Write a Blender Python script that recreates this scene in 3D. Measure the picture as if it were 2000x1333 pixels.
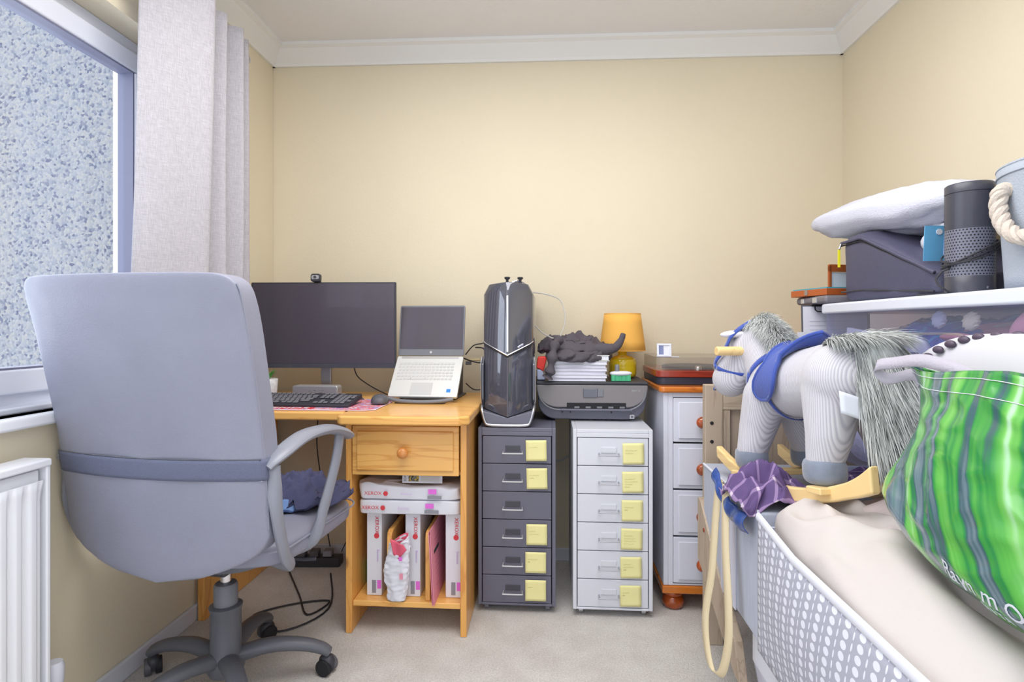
import bpy, math, random
from mathutils import Vector, Matrix, Euler, noise
random.seed(7)
R = math.radians
sc = bpy.context.scene
for o in list(bpy.data.objects): bpy.data.objects.remove(o)
# ------------------------------------------------------------------ camera, world, exposure
EYE = 1.08
YAW = math.atan(72 / 1100)
cd = bpy.data.cameras.new('camera'); cam = bpy.data.objects.new('camera', cd); sc.collection.objects.link(cam)
cd.sensor_fit = 'HORIZONTAL'; cd.sensor_width = 36; cd.lens = 1100 / 2000 * 36; cd.shift_y = -26.5 / 2000
cd.clip_start = .02
cam.location = (0, 0, EYE); cam.rotation_euler = (R(90), 0, YAW); sc.camera = cam
w = bpy.data.worlds.new('daylight'); sc.world = w; w.use_nodes = True
wn = w.node_tree.nodes; wn['Background'].inputs[0].default_value = (.88, .93, 1, 1); wn['Background'].inputs[1].default_value = 1.0
sc.view_settings.view_transform = 'Standard'; sc.view_settings.look = 'None'; sc.view_settings.gamma = 1
sc.view_settings.use_curve_mapping = False; sc.view_settings.exposure = 0.6
def area(name, loc, rot, size, power, col):
    l = bpy.data.lights.new(name, 'AREA'); l.energy = power; l.color = col; l.shape = 'RECTANGLE'; l.size, l.size_y = size
    o = bpy.data.objects.new(name, l); o.location = loc; o.rotation_euler = rot; sc.collection.objects.link(o)
area('window_daylight', (-1.75, 1.0, 1.55), (0, R(-90), 0), (1.2, 1.8), 11, (.90, .95, 1))
area('added_ceiling_fill', (-.1, 1.1, 2.35), (0, 0, 0), (1.4, 1.4), 24, (1, .98, .97))  # overhead fill added to brighten floor and walls; no lamp fitting exists here
# ------------------------------------------------------------------ helpers
C = sc.collection
def s2l(c): return tuple(((x / 255) / 12.92 if x / 255 <= .04045 else ((x / 255 + .055) / 1.055) ** 2.4) for x in c)
def mat(name, col, rough=.6, metal=0, bump=0, bscale=80, vary=0, vscale=6, coat=0, spec=.5, stretch=None, col2=None, sheen=0, detail=4):
    m = bpy.data.materials.new(name); m.use_nodes = True; nt = m.node_tree; n = nt.nodes; L = nt.links
    b = n['Principled BSDF']; c = s2l(col)
    b.inputs['Base Color'].default_value = (*c, 1); b.inputs['Roughness'].default_value = rough
    b.inputs['Metallic'].default_value = metal; b.inputs['Coat Weight'].default_value = coat
    b.inputs['Specular IOR Level'].default_value = spec; b.inputs['Sheen Weight'].default_value = sheen
    if bump or vary:
        tc = n.new('ShaderNodeTexCoord'); mp = n.new('ShaderNodeMapping'); L.new(tc.outputs['Object'], mp.inputs[0])
        if stretch: mp.inputs['Scale'].default_value = stretch
    if vary:
        t = n.new('ShaderNodeTexNoise'); t.inputs['Scale'].default_value = vscale; t.inputs['Detail'].default_value = detail
        L.new(mp.outputs[0], t.inputs[0])
        r = n.new('ShaderNodeValToRGB'); r.color_ramp.elements[0].position = .35; r.color_ramp.elements[1].position = .65
        c2 = s2l(col2) if col2 else tuple(x * (1 - vary) for x in c)
        r.color_ramp.elements[0].color = (*c2, 1); r.color_ramp.elements[1].color = (*c, 1)
        L.new(t.outputs[0], r.inputs[0]); L.new(r.outputs[0], b.inputs['Base Color'])
    if bump:
        t = n.new('ShaderNodeTexNoise'); t.inputs['Scale'].default_value = bscale; t.inputs['Detail'].default_value = 5
        L.new(mp.outputs[0], t.inputs[0]); bp = n.new('ShaderNodeBump'); bp.inputs['Strength'].default_value = bump
        bp.inputs['Distance'].default_value = .01; L.new(t.outputs[0], bp.inputs['Height']); L.new(bp.outputs[0], b.inputs['Normal'])
    return m
def ramp(nt, stops, interp='LINEAR'):
    r = nt.nodes.new('ShaderNodeValToRGB'); cr = r.color_ramp; cr.interpolation = interp
    while len(cr.elements) < len(stops): cr.elements.new(.5)
    for e, (p, c) in zip(cr.elements, stops): e.position = p; e.color = (*s2l(c), 1)
    return r
def wood(name, base, dark, axis='x', rough=.35, knots=True, coat=.2, scale=1.0, knotcol=(120, 60, 30)):
    m = bpy.data.materials.new(name); m.use_nodes = True; nt = m.node_tree; n = nt.nodes; L = nt.links
    b = n['Principled BSDF']; b.inputs['Roughness'].default_value = rough; b.inputs['Coat Weight'].default_value = coat
    tc = n.new('ShaderNodeTexCoord'); mp = n.new('ShaderNodeMapping'); L.new(tc.outputs['Object'], mp.inputs[0])
    st = {'x': (.8, 9, 9), 'y': (9, .8, 9), 'z': (9, 9, .8)}[axis]
    mp.inputs['Scale'].default_value = tuple(v * scale for v in st)
    t = n.new('ShaderNodeTexNoise'); t.inputs['Scale'].default_value = 2.2; t.inputs['Detail'].default_value = 3; t.inputs['Distortion'].default_value = .6
    L.new(mp.outputs[0], t.inputs[0])
    mul = n.new('ShaderNodeMath'); mul.operation = 'MULTIPLY'; mul.inputs[1].default_value = 7; L.new(t.outputs[0], mul.inputs[0])
    fr = n.new('ShaderNodeMath'); fr.operation = 'PINGPONG'; fr.inputs[1].default_value = 1; L.new(mul.outputs[0], fr.inputs[0])
    mid = tuple((a + c) / 2 for a, c in zip(base, dark))
    r = ramp(nt, [(0, base), (.75, base), (1, mid)]); L.new(fr.outputs[0], r.inputs[0]); out = r.outputs[0]
    if knots:
        mp2 = n.new('ShaderNodeMapping'); L.new(tc.outputs['Object'], mp2.inputs[0])
        s3 = {'x': (.55, 1, 1), 'y': (1, .55, 1), 'z': (1, 1, .55)}[axis]; mp2.inputs['Scale'].default_value = s3
        v = n.new('ShaderNodeTexVoronoi'); v.inputs['Scale'].default_value = 6.5; L.new(mp2.outputs[0], v.inputs[0])
        k = ramp(nt, [(.0, (255, 255, 255)), (.06, (180, 180, 180)), (.10, (0, 0, 0))]); L.new(v.outputs['Distance'], k.inputs[0])
        mx = n.new('ShaderNodeMix'); mx.data_type = 'RGBA'; L.new(k.outputs[0], mx.inputs['Factor']); L.new(out, mx.inputs['A'])
        mx.inputs['B'].default_value = (*s2l(knotcol), 1); out = mx.outputs['Result']
    L.new(out, b.inputs['Base Color'])
    return m
def clear(name, tint=(255, 255, 255), frac=.2, rough=.08, body=.12):
    """thin clear plastic or glass: see-through, a little body colour, glossy by the angle it is seen at"""
    m = bpy.data.materials.new(name); m.use_nodes = True; nt = m.node_tree; n = nt.nodes; L = nt.links
    n.remove(n['Principled BSDF']); o = n['Material Output']
    tr = n.new('ShaderNodeBsdfTransparent'); tr.inputs[0].default_value = (*s2l(tint), 1)
    gl = n.new('ShaderNodeBsdfGlossy'); gl.inputs['Roughness'].default_value = rough
    df = n.new('ShaderNodeBsdfDiffuse'); df.inputs[0].default_value = (*s2l(tint), 1)
    lay = n.new('ShaderNodeLayerWeight'); lay.inputs[0].default_value = .5
    pw = n.new('ShaderNodeMath'); pw.operation = 'POWER'; pw.inputs[1].default_value = 5; L.new(lay.outputs['Facing'], pw.inputs[0])
    lw = n.new('ShaderNodeMath'); lw.operation = 'MULTIPLY_ADD'; lw.inputs[1].default_value = .8; lw.inputs[2].default_value = .04; L.new(pw.outputs[0], lw.inputs[0])
    m1 = n.new('ShaderNodeMixShader'); m1.inputs[0].default_value = body; L.new(tr.outputs[0], m1.inputs[1]); L.new(df.outputs[0], m1.inputs[2])
    m2 = n.new('ShaderNodeMixShader'); L.new(lw.outputs[0], m2.inputs[0]); L.new(m1.outputs[0], m2.inputs[1]); L.new(gl.outputs[0], m2.inputs[2])
    L.new(m2.outputs[0], o.inputs[0]); return m

class MB:
    def __init__(s): s.v = []; s.f = []; s.uv = {}
    def add(s, vs, fs):
        o = len(s.v); s.v += [tuple(v) for v in vs]; s.f += [tuple(i + o for i in f) for f in fs]; return s
    def box(s, x0, x1, y0, y1, z0, z1, rot=None):
        vs = [Vector((x, y, z)) for x in (x0, x1) for y in (y0, y1) for z in (z0, z1)]
        if rot:
            c = Vector(((x0 + x1) / 2, (y0 + y1) / 2, (z0 + z1) / 2)); m = Euler(rot).to_matrix(); vs = [c + m @ (v - c) for v in vs]
        return s.add(vs, [(0, 1, 3, 2), (4, 6, 7, 5), (0, 4, 5, 1), (2, 3, 7, 6), (0, 2, 6, 4), (1, 5, 7, 3)])
    def tube(s, pts, r, n=10, closed=False, flat=None, cap=True):
        """tube through pts; r a number or a list; flat=(a,b) scales the section across (side, up)"""
        P = [Vector(p) for p in pts]; k = len(P); rr = r if isinstance(r, (list, tuple)) else [r] * k
        vs = []; prev = None
        for i, p in enumerate(P):
            if closed: t = P[(i + 1) % k] - P[i - 1]
            else: t = P[min(i + 1, k - 1)] - P[max(i - 1, 0)]
            t.normalize()
            if flat:
                a = Vector((0, 0, 1)).cross(t)
                if a.length < 1e-4: a = Vector((1, 0, 0))
                a.normalize()
            elif prev is None:
                a = t.orthogonal().normalized()
            else:
                a = prev - t * prev.dot(t); a.normalize()
            prev = a; b = t.cross(a); fa, fb = flat or (1, 1)
            for j in range(n):
                th = 2 * math.pi * j / n; vs.append(p + a * math.cos(th) * rr[i] * fa + b * math.sin(th) * rr[i] * fb)
        fs = []
        for i in range(k if closed else k - 1):
            for j in range(n):
                a0 = i * n + j; a1 = i * n + (j + 1) % n; b0 = ((i + 1) % k) * n + j; b1 = ((i + 1) % k) * n + (j + 1) % n
                fs.append((a0, a1, b1, b0))
        if not closed and cap: fs.append(tuple(range(n))[::-1]); fs.append(tuple((k - 1) * n + j for j in range(n)))
        return s.add(vs, fs)
    def cyl(s, p0, p1, r0, r1=None, n=24): return s.tube([p0, p1], [r0, r1 if r1 is not None else r0], n)
    def lathe(s, prof, c=(0, 0, 0), n=32, ax='z'):
        vs = []; k = len(prof)
        for r, z in prof:
            for j in range(n):
                t = 2 * math.pi * j / n; p = (r * math.cos(t), r * math.sin(t), z)
                if ax == 'y': p = (p[0], -p[2], p[1])
                vs.append((c[0] + p[0], c[1] + p[1], c[2] + p[2]))
        fs = [(i * n + j, i * n + (j + 1) % n, (i + 1) * n + (j + 1) % n, (i + 1) * n + j) for i in range(k - 1) for j in range(n)]
        fs.append(tuple(range(n))[::-1]); fs.append(tuple((k - 1) * n + j for j in range(n)))
        return s.add(vs, fs)
    def prism(s, poly, a0, a1, axis='z'):
        k = len(poly)
        def q(p, a): return {'z': (p[0], p[1], a), 'y': (p[0], a, p[1]), 'x': (a, p[0], p[1])}[axis]
        vs = [q(p, a0) for p in poly] + [q(p, a1) for p in poly]
        return s.add(vs, [tuple(range(k))[::-1], tuple(range(k, 2 * k))] + [(i, (i + 1) % k, k + (i + 1) % k, k + i) for i in range(k)])
    def grid(s, fn, nu, nv, closeu=False):
        o = len(s.v)
        vs = []
        for i in range(nu + (0 if closeu else 1)):
            for j in range(nv + 1):
                vs.append(fn(i / nu, j / nv))
        m = nv + 1; N = nu if closeu else nu + 1
        fs = []
        for i in range(nu):
            for j in range(nv):
                a = i * m + j; b = ((i + 1) % N) * m + j; fs.append((a, b, b + 1, a + 1))
                s.uv[len(s.f) + len(fs) - 1] = ((i / nu, j / nv), ((i + 1) / nu, j / nv), ((i + 1) / nu, (j + 1) / nv), (i / nu, (j + 1) / nv))
        return s.add(vs, fs)
    def sup(s, c, rad, e1=1, e2=1, nu=32, nv=16, rot=None, fn=None):
        """superellipsoid: small exponents give boxy forms"""
        def pw(x, e): return math.copysign(abs(x) ** e, x)
        m = Euler(rot).to_matrix() if rot else None; c = Vector(c)
        vs = []
        for i in range(nu):
            for j in range(nv + 1):
                a = 2 * math.pi * i / nu; b = -math.pi / 2 + math.pi * j / nv
                p = Vector((rad[0] * pw(math.cos(b), e1) * pw(math.cos(a), e2), rad[1] * pw(math.cos(b), e1) * pw(math.sin(a), e2), rad[2] * pw(math.sin(b), e1)))
                if fn: p = fn(p)
                if m: p = m @ p
                vs.append(c + p)
        k = nv + 1
        fs = [(i * k + j, ((i + 1) % nu) * k + j, ((i + 1) % nu) * k + j + 1, i * k + j + 1) for i in range(nu) for j in range(nv)]
        return s.add(vs, fs)
    def build(s, name, m, parent=None, bevel=0, smooth=True, solid=0, sub=0, remesh=0, angle=38, seg=2, sm=0):
        me = bpy.data.meshes.new(name); me.from_pydata(s.v, [], s.f); me.materials.append(m)
        if s.uv:
            ul = me.uv_layers.new(name='UVMap')
            for fi, q in s.uv.items():
                for li, c in zip(me.polygons[fi].loop_indices, q): ul.data[li].uv = c
        o = bpy.data.objects.new(name, me); C.objects.link(o)
        if parent: o.parent = parent
        if smooth:
            me.shade_smooth()
            if not remesh and angle < 180: me.set_sharp_from_angle(angle=R(angle))
        if solid: md = o.modifiers.new('thickness', 'SOLIDIFY'); md.thickness = solid; md.offset = 0
        if remesh:
            md = o.modifiers.new('join', 'REMESH'); md.mode = 'VOXEL'; md.voxel_size = remesh; md.use_smooth_shade = True
            md = o.modifiers.new('soften', 'SMOOTH'); md.iterations = sm or 6; md.factor = .5
        if bevel: md = o.modifiers.new('edges', 'BEVEL'); md.width = bevel; md.segments = seg; md.limit_method = 'ANGLE'; md.angle_limit = R(35); md.harden_normals = True
        if sub: md = o.modifiers.new('round', 'SUBSURF'); md.levels = sub; md.render_levels = sub
        return o
def tag(o, label=None, cat=None, group=None, kind=None):
    if label: o['label'] = label
    if cat: o['category'] = cat
    if group: o['group'] = group
    if kind: o['kind'] = kind
    return o
def thing(name, loc, label, cat, group=None, rz=0, rot=None):
    o = bpy.data.objects.new(name, None); o.empty_display_size = .05; C.objects.link(o); o.location = loc
    o.rotation_euler = rot or (0, 0, rz); return tag(o, label, cat, group)
def struct(o): o['kind'] = 'structure'; return o
def dup(o, parent=None, loc=None):
    c = o.copy(); C.objects.link(c)
    if parent: c.parent = parent
    if loc: c.location = loc
    for ch in list(o.children): dup(ch, c)
    return c
def text(name, body, size, loc, rot, m, parent=None, ext=.0004, align='CENTER', shear=0, sx=1):
    cu = bpy.data.curves.new(name, 'FONT'); cu.body = body; cu.size = size; cu.extrude = ext; cu.align_x = align; cu.align_y = 'CENTER'; cu.shear = shear
    cu.resolution_u = 3
    t = bpy.data.objects.new(name, cu); C.objects.link(t); bpy.context.view_layer.update()
    me = bpy.data.meshes.new_from_object(t.evaluated_get(bpy.context.evaluated_depsgraph_get())); bpy.data.objects.remove(t)
    me.materials.clear(); me.materials.append(m)
    for v in me.vertices: v.co.x *= sx
    o = bpy.data.objects.new(name, me); C.objects.link(o); o.location = loc; o.rotation_euler = rot
    if parent: o.parent = parent
    return o
FR = (R(90), 0, 0)     # lettering that faces the camera side (-Y)
def nz(p, s=1, o=0): return noise.noise(Vector((p[0] * s + o, p[1] * s + o * .7, p[2] * s - o)))
def rrect(w, h, r, n=5, cx=0, cy=0):
    out = []
    for k, (sx, sy) in enumerate(((1, 1), (-1, 1), (-1, -1), (1, -1))):
        for i in range(n + 1):
            a = R(90) * (k + i / n); out.append((cx + sx * (w / 2 - r) + r * math.cos(a), cy + sy * (h / 2 - r) + r * math.sin(a)))
    return out
def spline(P, n=8):
    P = [Vector(p) for p in P]; out = []
    for i in range(len(P) - 1):
        p0 = P[max(i - 1, 0)]; p1 = P[i]; p2 = P[i + 1]; p3 = P[min(i + 2, len(P) - 1)]
        for k in range(n):
            t = k / n; out.append(.5 * ((2 * p1) + (p2 - p0) * t + (2 * p0 - 5 * p1 + 4 * p2 - p3) * t * t + (3 * p1 - p0 - 3 * p2 + p3) * t ** 3))
    out.append(P[-1]); return out
# ------------------------------------------------------------------ materials
M = dict(
    wall=mat('cream_paint', (227, 216, 191), .75, bump=.08, bscale=120, vary=.03, vscale=2),
    white=mat('white_paint', (218, 221, 232), .5), coving=mat('coving_plaster', (235, 235, 234), .7, bump=.06, bscale=40),
    ceil=mat('ceiling_paint', (236, 235, 236), .8, bump=.1, bscale=60),
    upvc=mat('white_upvc', (218, 222, 234), .25), sill=mat('white_gloss_sill', (245, 247, 252), .2),
    seal=mat('grey_seal', (110, 112, 135), .5), rad=mat('radiator_enamel', (238, 240, 246), .3),
    black=mat('black_plastic', (56, 56, 64), .45), dk=mat('dark_grey_plastic', (90, 90, 97), .5), gloss=mat('gloss_black', (84, 85, 96), .06, .25, coat=1),
    mid=mat('mid_grey_plastic', (120, 122, 130), .5), chrome=mat('chrome', (225, 225, 230), .15, 1), steel=mat('brushed_steel', (190, 190, 195), .32, 1),
    screen=mat('dark_screen', (78, 72, 84), .32, coat=.3), paper=mat('white_paper', (222, 223, 232), .7),
    pinkp=mat('pink_card', (232, 150, 170), .7), pinks=mat('salmon_pink_inner', (225, 95, 120), .6), red=mat('red_print', (215, 60, 70), .6), magenta=mat('magenta_print', (225, 110, 215), .6), greyp=mat('grey_print', (140, 140, 150), .6), lilac=mat('lilac_print', (215, 190, 230), .6),
    green=mat('mint_green_card', (45, 200, 140), .55), darkink=mat('dark_ink', (45, 60, 60), .6),
    note=mat('yellow_note', (236, 230, 165), .75), ink=mat('pencil_ink', (185, 178, 120), .8),
    leather=mat('grey_leather', (148, 150, 168), .42, bump=.12, bscale=300, vary=.12, vscale=3), band=mat('grey_woven_band', (112, 118, 144), .8, bump=.5, bscale=500),
    chairp=mat('chair_plastic', (96, 98, 106), .42, bump=.08, bscale=300), chairg=mat('grey_arm_plastic', (140, 143, 155), .35),
    charcoal=mat('charcoal_metal', (104, 104, 120), .38, bump=.02, bscale=60), wmetal=mat('white_metal', (216, 219, 228), .35),
    wpaint=mat('chest_white_paint', (218, 221, 234), .45, vary=.03, vscale=5), knob=mat('varnished_orange_wood', (186, 84, 28), .18, coat=.6, vary=.4, vscale=30),
    pinex=wood('pine_grain_across', (240, 184, 104), (206, 134, 62), 'x'), pinez=wood('pine_grain_up', (234, 172, 92), (198, 122, 54), 'z'), piney=wood('pine_grain_deep', (238, 184, 106), (206, 136, 66), 'y'),
    orange=wood('orange_pine', (206, 118, 40), (150, 70, 24), 'x', .2, False, .5), oak=wood('grey_oak_up', (186, 168, 148), (146, 126, 108), 'z', .5, False, 0, 1.5), oakx=wood('grey_oak_across', (190, 173, 152), (150, 130, 112), 'x', .5, False, 0, 1.5),
    birch=wood('pale_birch', (240, 208, 148), (220, 180, 118), 'x', .35, False, .2), cherry=wood('cherry_wood', (150, 52, 34), (110, 34, 24), 'x', .25, False, .5),
    lampb=mat('yellow_glaze', (232, 202, 40), .12, coat=.6), rubber=mat('black_rubber', (25, 25, 30), .7),
    cableb=mat('black_cable', (45, 45, 52), .5), cablew=mat('pale_cable', (190, 188, 184), .5),
    duvet=mat('beige_bed_linen', (198, 191, 188), .85, bump=.1, bscale=400), whitefab=mat('white_cotton', (210, 211, 226), .85, bump=.15, bscale=300), wpillow=mat('white_pillow_cotton', (206, 208, 222), .85, bump=.25, bscale=26, stretch=(1, 6, 12)),
    bagfab=mat('dark_ripstop', (74, 74, 98), .55, bump=.15, bscale=200), blackcloth=mat('black_cloth', (86, 80, 88), .9, bump=.3, bscale=350), navy=mat('navy_cloth', (72, 74, 106), .9, bump=.3, bscale=300),
    velvet=mat('blue_velvet', (48, 78, 170), .7, bump=.1, bscale=200, vary=.25, vscale=14, sheen=.4), hoof=mat('grey_velour', (128, 137, 155), .85, vary=.2, vscale=30, sheen=.5),
    fur=mat('grey_fur', (205, 209, 207), .8, vary=.3, vscale=14, sheen=.2), cream=mat('cream_webbing', (228, 212, 176), .9, bump=.2, bscale=500), linen=mat('pale_linen', (202, 201, 208), .9),
    felt=mat('pale_grey_felt', (166, 174, 186), .9, bump=.3, bscale=300), rope=mat('cream_rope', (200, 189, 178), .9, bump=.3, bscale=200), greyfab=mat('light_grey_fabric', (184, 190, 206), .9, bump=.2, bscale=300, vary=.08, vscale=60, stretch=(1, 1, .15)),
    alu=mat('silver_aluminium', (216, 217, 214), .4, .25), key=mat('silver_key', (200, 201, 200), .5), bluest=mat('blue_sticker', (30, 130, 215), .4),
    grille=mat('speaker_grille', (150, 150, 156), .5, .2), silver=mat('silver_trim', (205, 205, 206), .3, .6), orangered=mat('bright_red_fabric', (245, 70, 62), .6),
    printer=mat('printer_grey', (128, 124, 126), .4), printd=mat('printer_dark', (104, 105, 120), .35), leafg=mat('leaf_green', (90, 170, 70), .5), potw=mat('white_pot', (235, 235, 235), .4, vary=.25, vscale=60),
    skin=mat('plush_white', (235, 235, 245), .9, bump=.5, bscale=60), teal=mat('teal_card', (70, 160, 180), .6), bcard=mat('blue_card', (100, 170, 215), .5), yellow=mat('yellow_tag', (235, 225, 40), .5), handleg=mat('grey_webbing', (176, 172, 184), .7, bump=.2, bscale=200))
# carpet
def carpet():
    m = mat('pale_carpet', (243, 238, 233), .95, bump=.9, bscale=260, vary=.16, vscale=170, detail=2)
    nt = m.node_tree; n = nt.nodes; L = nt.links; b = n['Principled BSDF']; src = b.inputs['Base Color'].links[0].from_socket
    t = n.new('ShaderNodeTexNoise'); t.inputs['Scale'].default_value = 9; t.inputs['Detail'].default_value = 6
    tc = n.new('ShaderNodeTexCoord'); L.new(tc.outputs['Object'], t.inputs[0])
    r = ramp(nt, [(.3, (240, 238, 236)), (.7, (255, 255, 255))]); L.new(t.outputs[0], r.inputs[0])
    mx = n.new('ShaderNodeMix'); mx.data_type = 'RGBA'; mx.blend_type = 'MULTIPLY'; mx.inputs['Factor'].default_value = 1
    L.new(src, mx.inputs['A']); L.new(r.outputs[0], mx.inputs['B']); L.new(mx.outputs['Result'], b.inputs['Base Color']); return m
def pebble():
    m = bpy.data.materials.new('pebbledash'); m.use_nodes = True; nt = m.node_tree; n = nt.nodes; L = nt.links; b = n['Principled BSDF']
    tc = n.new('ShaderNodeTexCoord'); v = n.new('ShaderNodeTexVoronoi'); v.inputs['Scale'].default_value = 72; L.new(tc.outputs['Object'], v.inputs[0])
    sp = n.new('ShaderNodeSeparateColor'); L.new(v.outputs['Color'], sp.inputs[0])
    r = ramp(nt, [(0, (120, 124, 150)), (.1, (150, 154, 172)), (.25, (176, 180, 190)), (.6, (192, 194, 200)), (1, (204, 202, 198))]); L.new(sp.outputs[0], r.inputs[0])
    L.new(r.outputs[0], b.inputs['Base Color']); b.inputs['Roughness'].default_value = .9
    bp = n.new('ShaderNodeBump'); bp.inputs['Strength'].default_value = .8; bp.inputs['Distance'].default_value = .012; bp.invert = True
    L.new(v.outputs['Distance'], bp.inputs['Height']); L.new(bp.outputs[0], b.inputs['Normal']); return m
def weave(name, c1, c2, sx, sz):
    m = bpy.data.materials.new(name); m.use_nodes = True; nt = m.node_tree; n = nt.nodes; L = nt.links; b = n['Principled BSDF']
    tc = n.new('ShaderNodeTexCoord'); outs = []
    for st in ((sx, sx, sx * .06), (sz * .05, sz * .05, sz)):
        mp = n.new('ShaderNodeMapping'); mp.inputs['Scale'].default_value = st; L.new(tc.outputs['Object'], mp.inputs[0])
        t = n.new('ShaderNodeTexNoise'); t.inputs['Scale'].default_value = 1; t.inputs['Detail'].default_value = 2; L.new(mp.outputs[0], t.inputs[0]); outs.append(t.outputs[0])
    a = n.new('ShaderNodeMath'); a.operation = 'ADD'; L.new(outs[0], a.inputs[0]); L.new(outs[1], a.inputs[1])
    r = ramp(nt, [(.75, c2), (1, c1)]); L.new(a.outputs[0], r.inputs[0]); r.color_ramp.elements[0].position = .4; r.color_ramp.elements[1].position = .62
    h = n.new('ShaderNodeMath'); h.operation = 'MULTIPLY'; h.inputs[1].default_value = .5; L.new(a.outputs[0], h.inputs[0]); L.new(h.outputs[0], r.inputs[0])
    L.new(r.outputs[0], b.inputs['Base Color']); b.inputs['Roughness'].default_value = .9
    bp = n.new('ShaderNodeBump'); bp.inputs['Strength'].default_value = .15; bp.inputs['Distance'].default_value = .004; L.new(a.outputs[0], bp.inputs['Height']); L.new(bp.outputs[0], b.inputs['Normal']); return m
def corduroy():
    m = bpy.data.materials.new('ribbed_cream_corduroy'); m.use_nodes = True; nt = m.node_tree; n = nt.nodes; L = nt.links; b = n['Principled BSDF']
    tc = n.new('ShaderNodeTexCoord'); wv = n.new('ShaderNodeTexWave'); wv.wave_type = 'BANDS'; wv.bands_direction = 'X'
    wv.inputs['Scale'].default_value = 70; wv.inputs['Distortion'].default_value = .6; wv.inputs['Detail Scale'].default_value = .6; L.new(tc.outputs['Object'], wv.inputs[0])
    r = ramp(nt, [(0, (172, 171, 181)), (.5, (198, 196, 203)), (1, (202, 200, 206))]); L.new(wv.outputs[0], r.inputs[0]); L.new(r.outputs[0], b.inputs['Base Color'])
    b.inputs['Roughness'].default_value = .9; b.inputs['Sheen Weight'].default_value = .3
    bp = n.new('ShaderNodeBump'); bp.inputs['Strength'].default_value = .35; bp.inputs['Distance'].default_value = .002; L.new(wv.outputs[0], bp.inputs['Height']); L.new(bp.outputs[0], b.inputs['Normal']); return m
def dots():
    m = bpy.data.materials.new('grey_fabric_white_dots'); m.use_nodes = True; nt = m.node_tree; n = nt.nodes; L = nt.links; b = n['Principled BSDF']
    uv = n.new('ShaderNodeUVMap'); sp = n.new('ShaderNodeSeparateXYZ'); L.new(uv.outputs[0], sp.inputs[0])
    def mth(op, a, bv=None, c=None):
        k = n.new('ShaderNodeMath'); k.operation = op
        for i, q in enumerate((a, bv, c)):
            if q is None: continue
            if isinstance(q, (int, float)): k.inputs[i].default_value = q
            else: L.new(q, k.inputs[i])
        return k.outputs[0]
    U = mth('MULTIPLY', sp.outputs[0], 44.0); V = mth('MULTIPLY', sp.outputs[1], 16.0)
    fu = mth('FRACT', U); iu = mth('FLOOR', U); par = mth('MODULO', iu, 2.0)
    V2 = mth('ADD', V, mth('MULTIPLY', par, .5)); fv = mth('FRACT', V2)
    du = mth('SUBTRACT', fu, .5); dv = mth('SUBTRACT', fv, .5)
    wu = mth('SUBTRACT', .40, mth('MULTIPLY', par, .30))
    e = mth('ADD', mth('POWER', mth('DIVIDE', du, wu), 2.0), mth('POWER', mth('DIVIDE', dv, .38), 2.0))
    lt = mth('LESS_THAN', e, 1.0)
    r = ramp(nt, [(0, (166, 168, 182)), (1, (218, 221, 232))]); L.new(lt, r.inputs[0]); L.new(r.outputs[0], b.inputs['Base Color']); b.inputs['Roughness'].default_value = .85; return m
def stripes_uv(name, stops, su, sv, dist=0, rough=.25, coat=0, shear=0):
    m = bpy.data.materials.new(name); m.use_nodes = True; nt = m.node_tree; n = nt.nodes; L = nt.links; b = n['Principled BSDF']
    uv = n.new('ShaderNodeUVMap'); mp = n.new('ShaderNodeMapping'); L.new(uv.outputs[0], mp.inputs[0]); mp.inputs['Scale'].default_value = (su, sv, 1); mp.inputs['Rotation'].default_value = (0, 0, shear)
    t = n.new('ShaderNodeTexNoise'); t.inputs['Scale'].default_value = 1; t.inputs['Detail'].default_value = 3; t.inputs['Distortion'].default_value = dist; L.new(mp.outputs[0], t.inputs[0])
    r = ramp(nt, stops); L.new(t.outputs[0], r.inputs[0]); L.new(r.outputs[0], b.inputs['Base Color']); b.inputs['Roughness'].default_value = rough; b.inputs['Coat Weight'].default_value = coat; return m
def plaid():
    m = bpy.data.materials.new('purple_plaid'); m.use_nodes = True; nt = m.node_tree; n = nt.nodes; L = nt.links; b = n['Principled BSDF']
    uv = n.new('ShaderNodeUVMap'); sp = n.new('ShaderNodeSeparateXYZ'); L.new(uv.outputs[0], sp.inputs[0]); acc = None
    for k, f in ((0, 5), (1, 6)):
        a = n.new('ShaderNodeMath'); a.operation = 'MULTIPLY'; a.inputs[1].default_value = f; L.new(sp.outputs[k], a.inputs[0])
        c = n.new('ShaderNodeMath'); c.operation = 'FRACT'; L.new(a.outputs[0], c.inputs[0])
        d = n.new('ShaderNodeMath'); d.operation = 'LESS_THAN'; d.inputs[1].default_value = .13; L.new(c.outputs[0], d.inputs[0])
        if acc: e = n.new('ShaderNodeMath'); e.operation = 'ADD'; L.new(acc, e.inputs[0]); L.new(d.outputs[0], e.inputs[1]); acc = e.outputs[0]
        else: acc = d.outputs[0]
    h = n.new('ShaderNodeMath'); h.operation = 'MULTIPLY'; h.inputs[1].default_value = .5; L.new(acc, h.inputs[0])
    r = ramp(nt, [(0, (92, 72, 118)), (.5, (142, 118, 160)), (1, (200, 185, 200))]); L.new(h.outputs[0], r.inputs[0]); L.new(r.outputs[0], b.inputs['Base Color']); b.inputs['Roughness'].default_value = .9; return m
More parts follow.
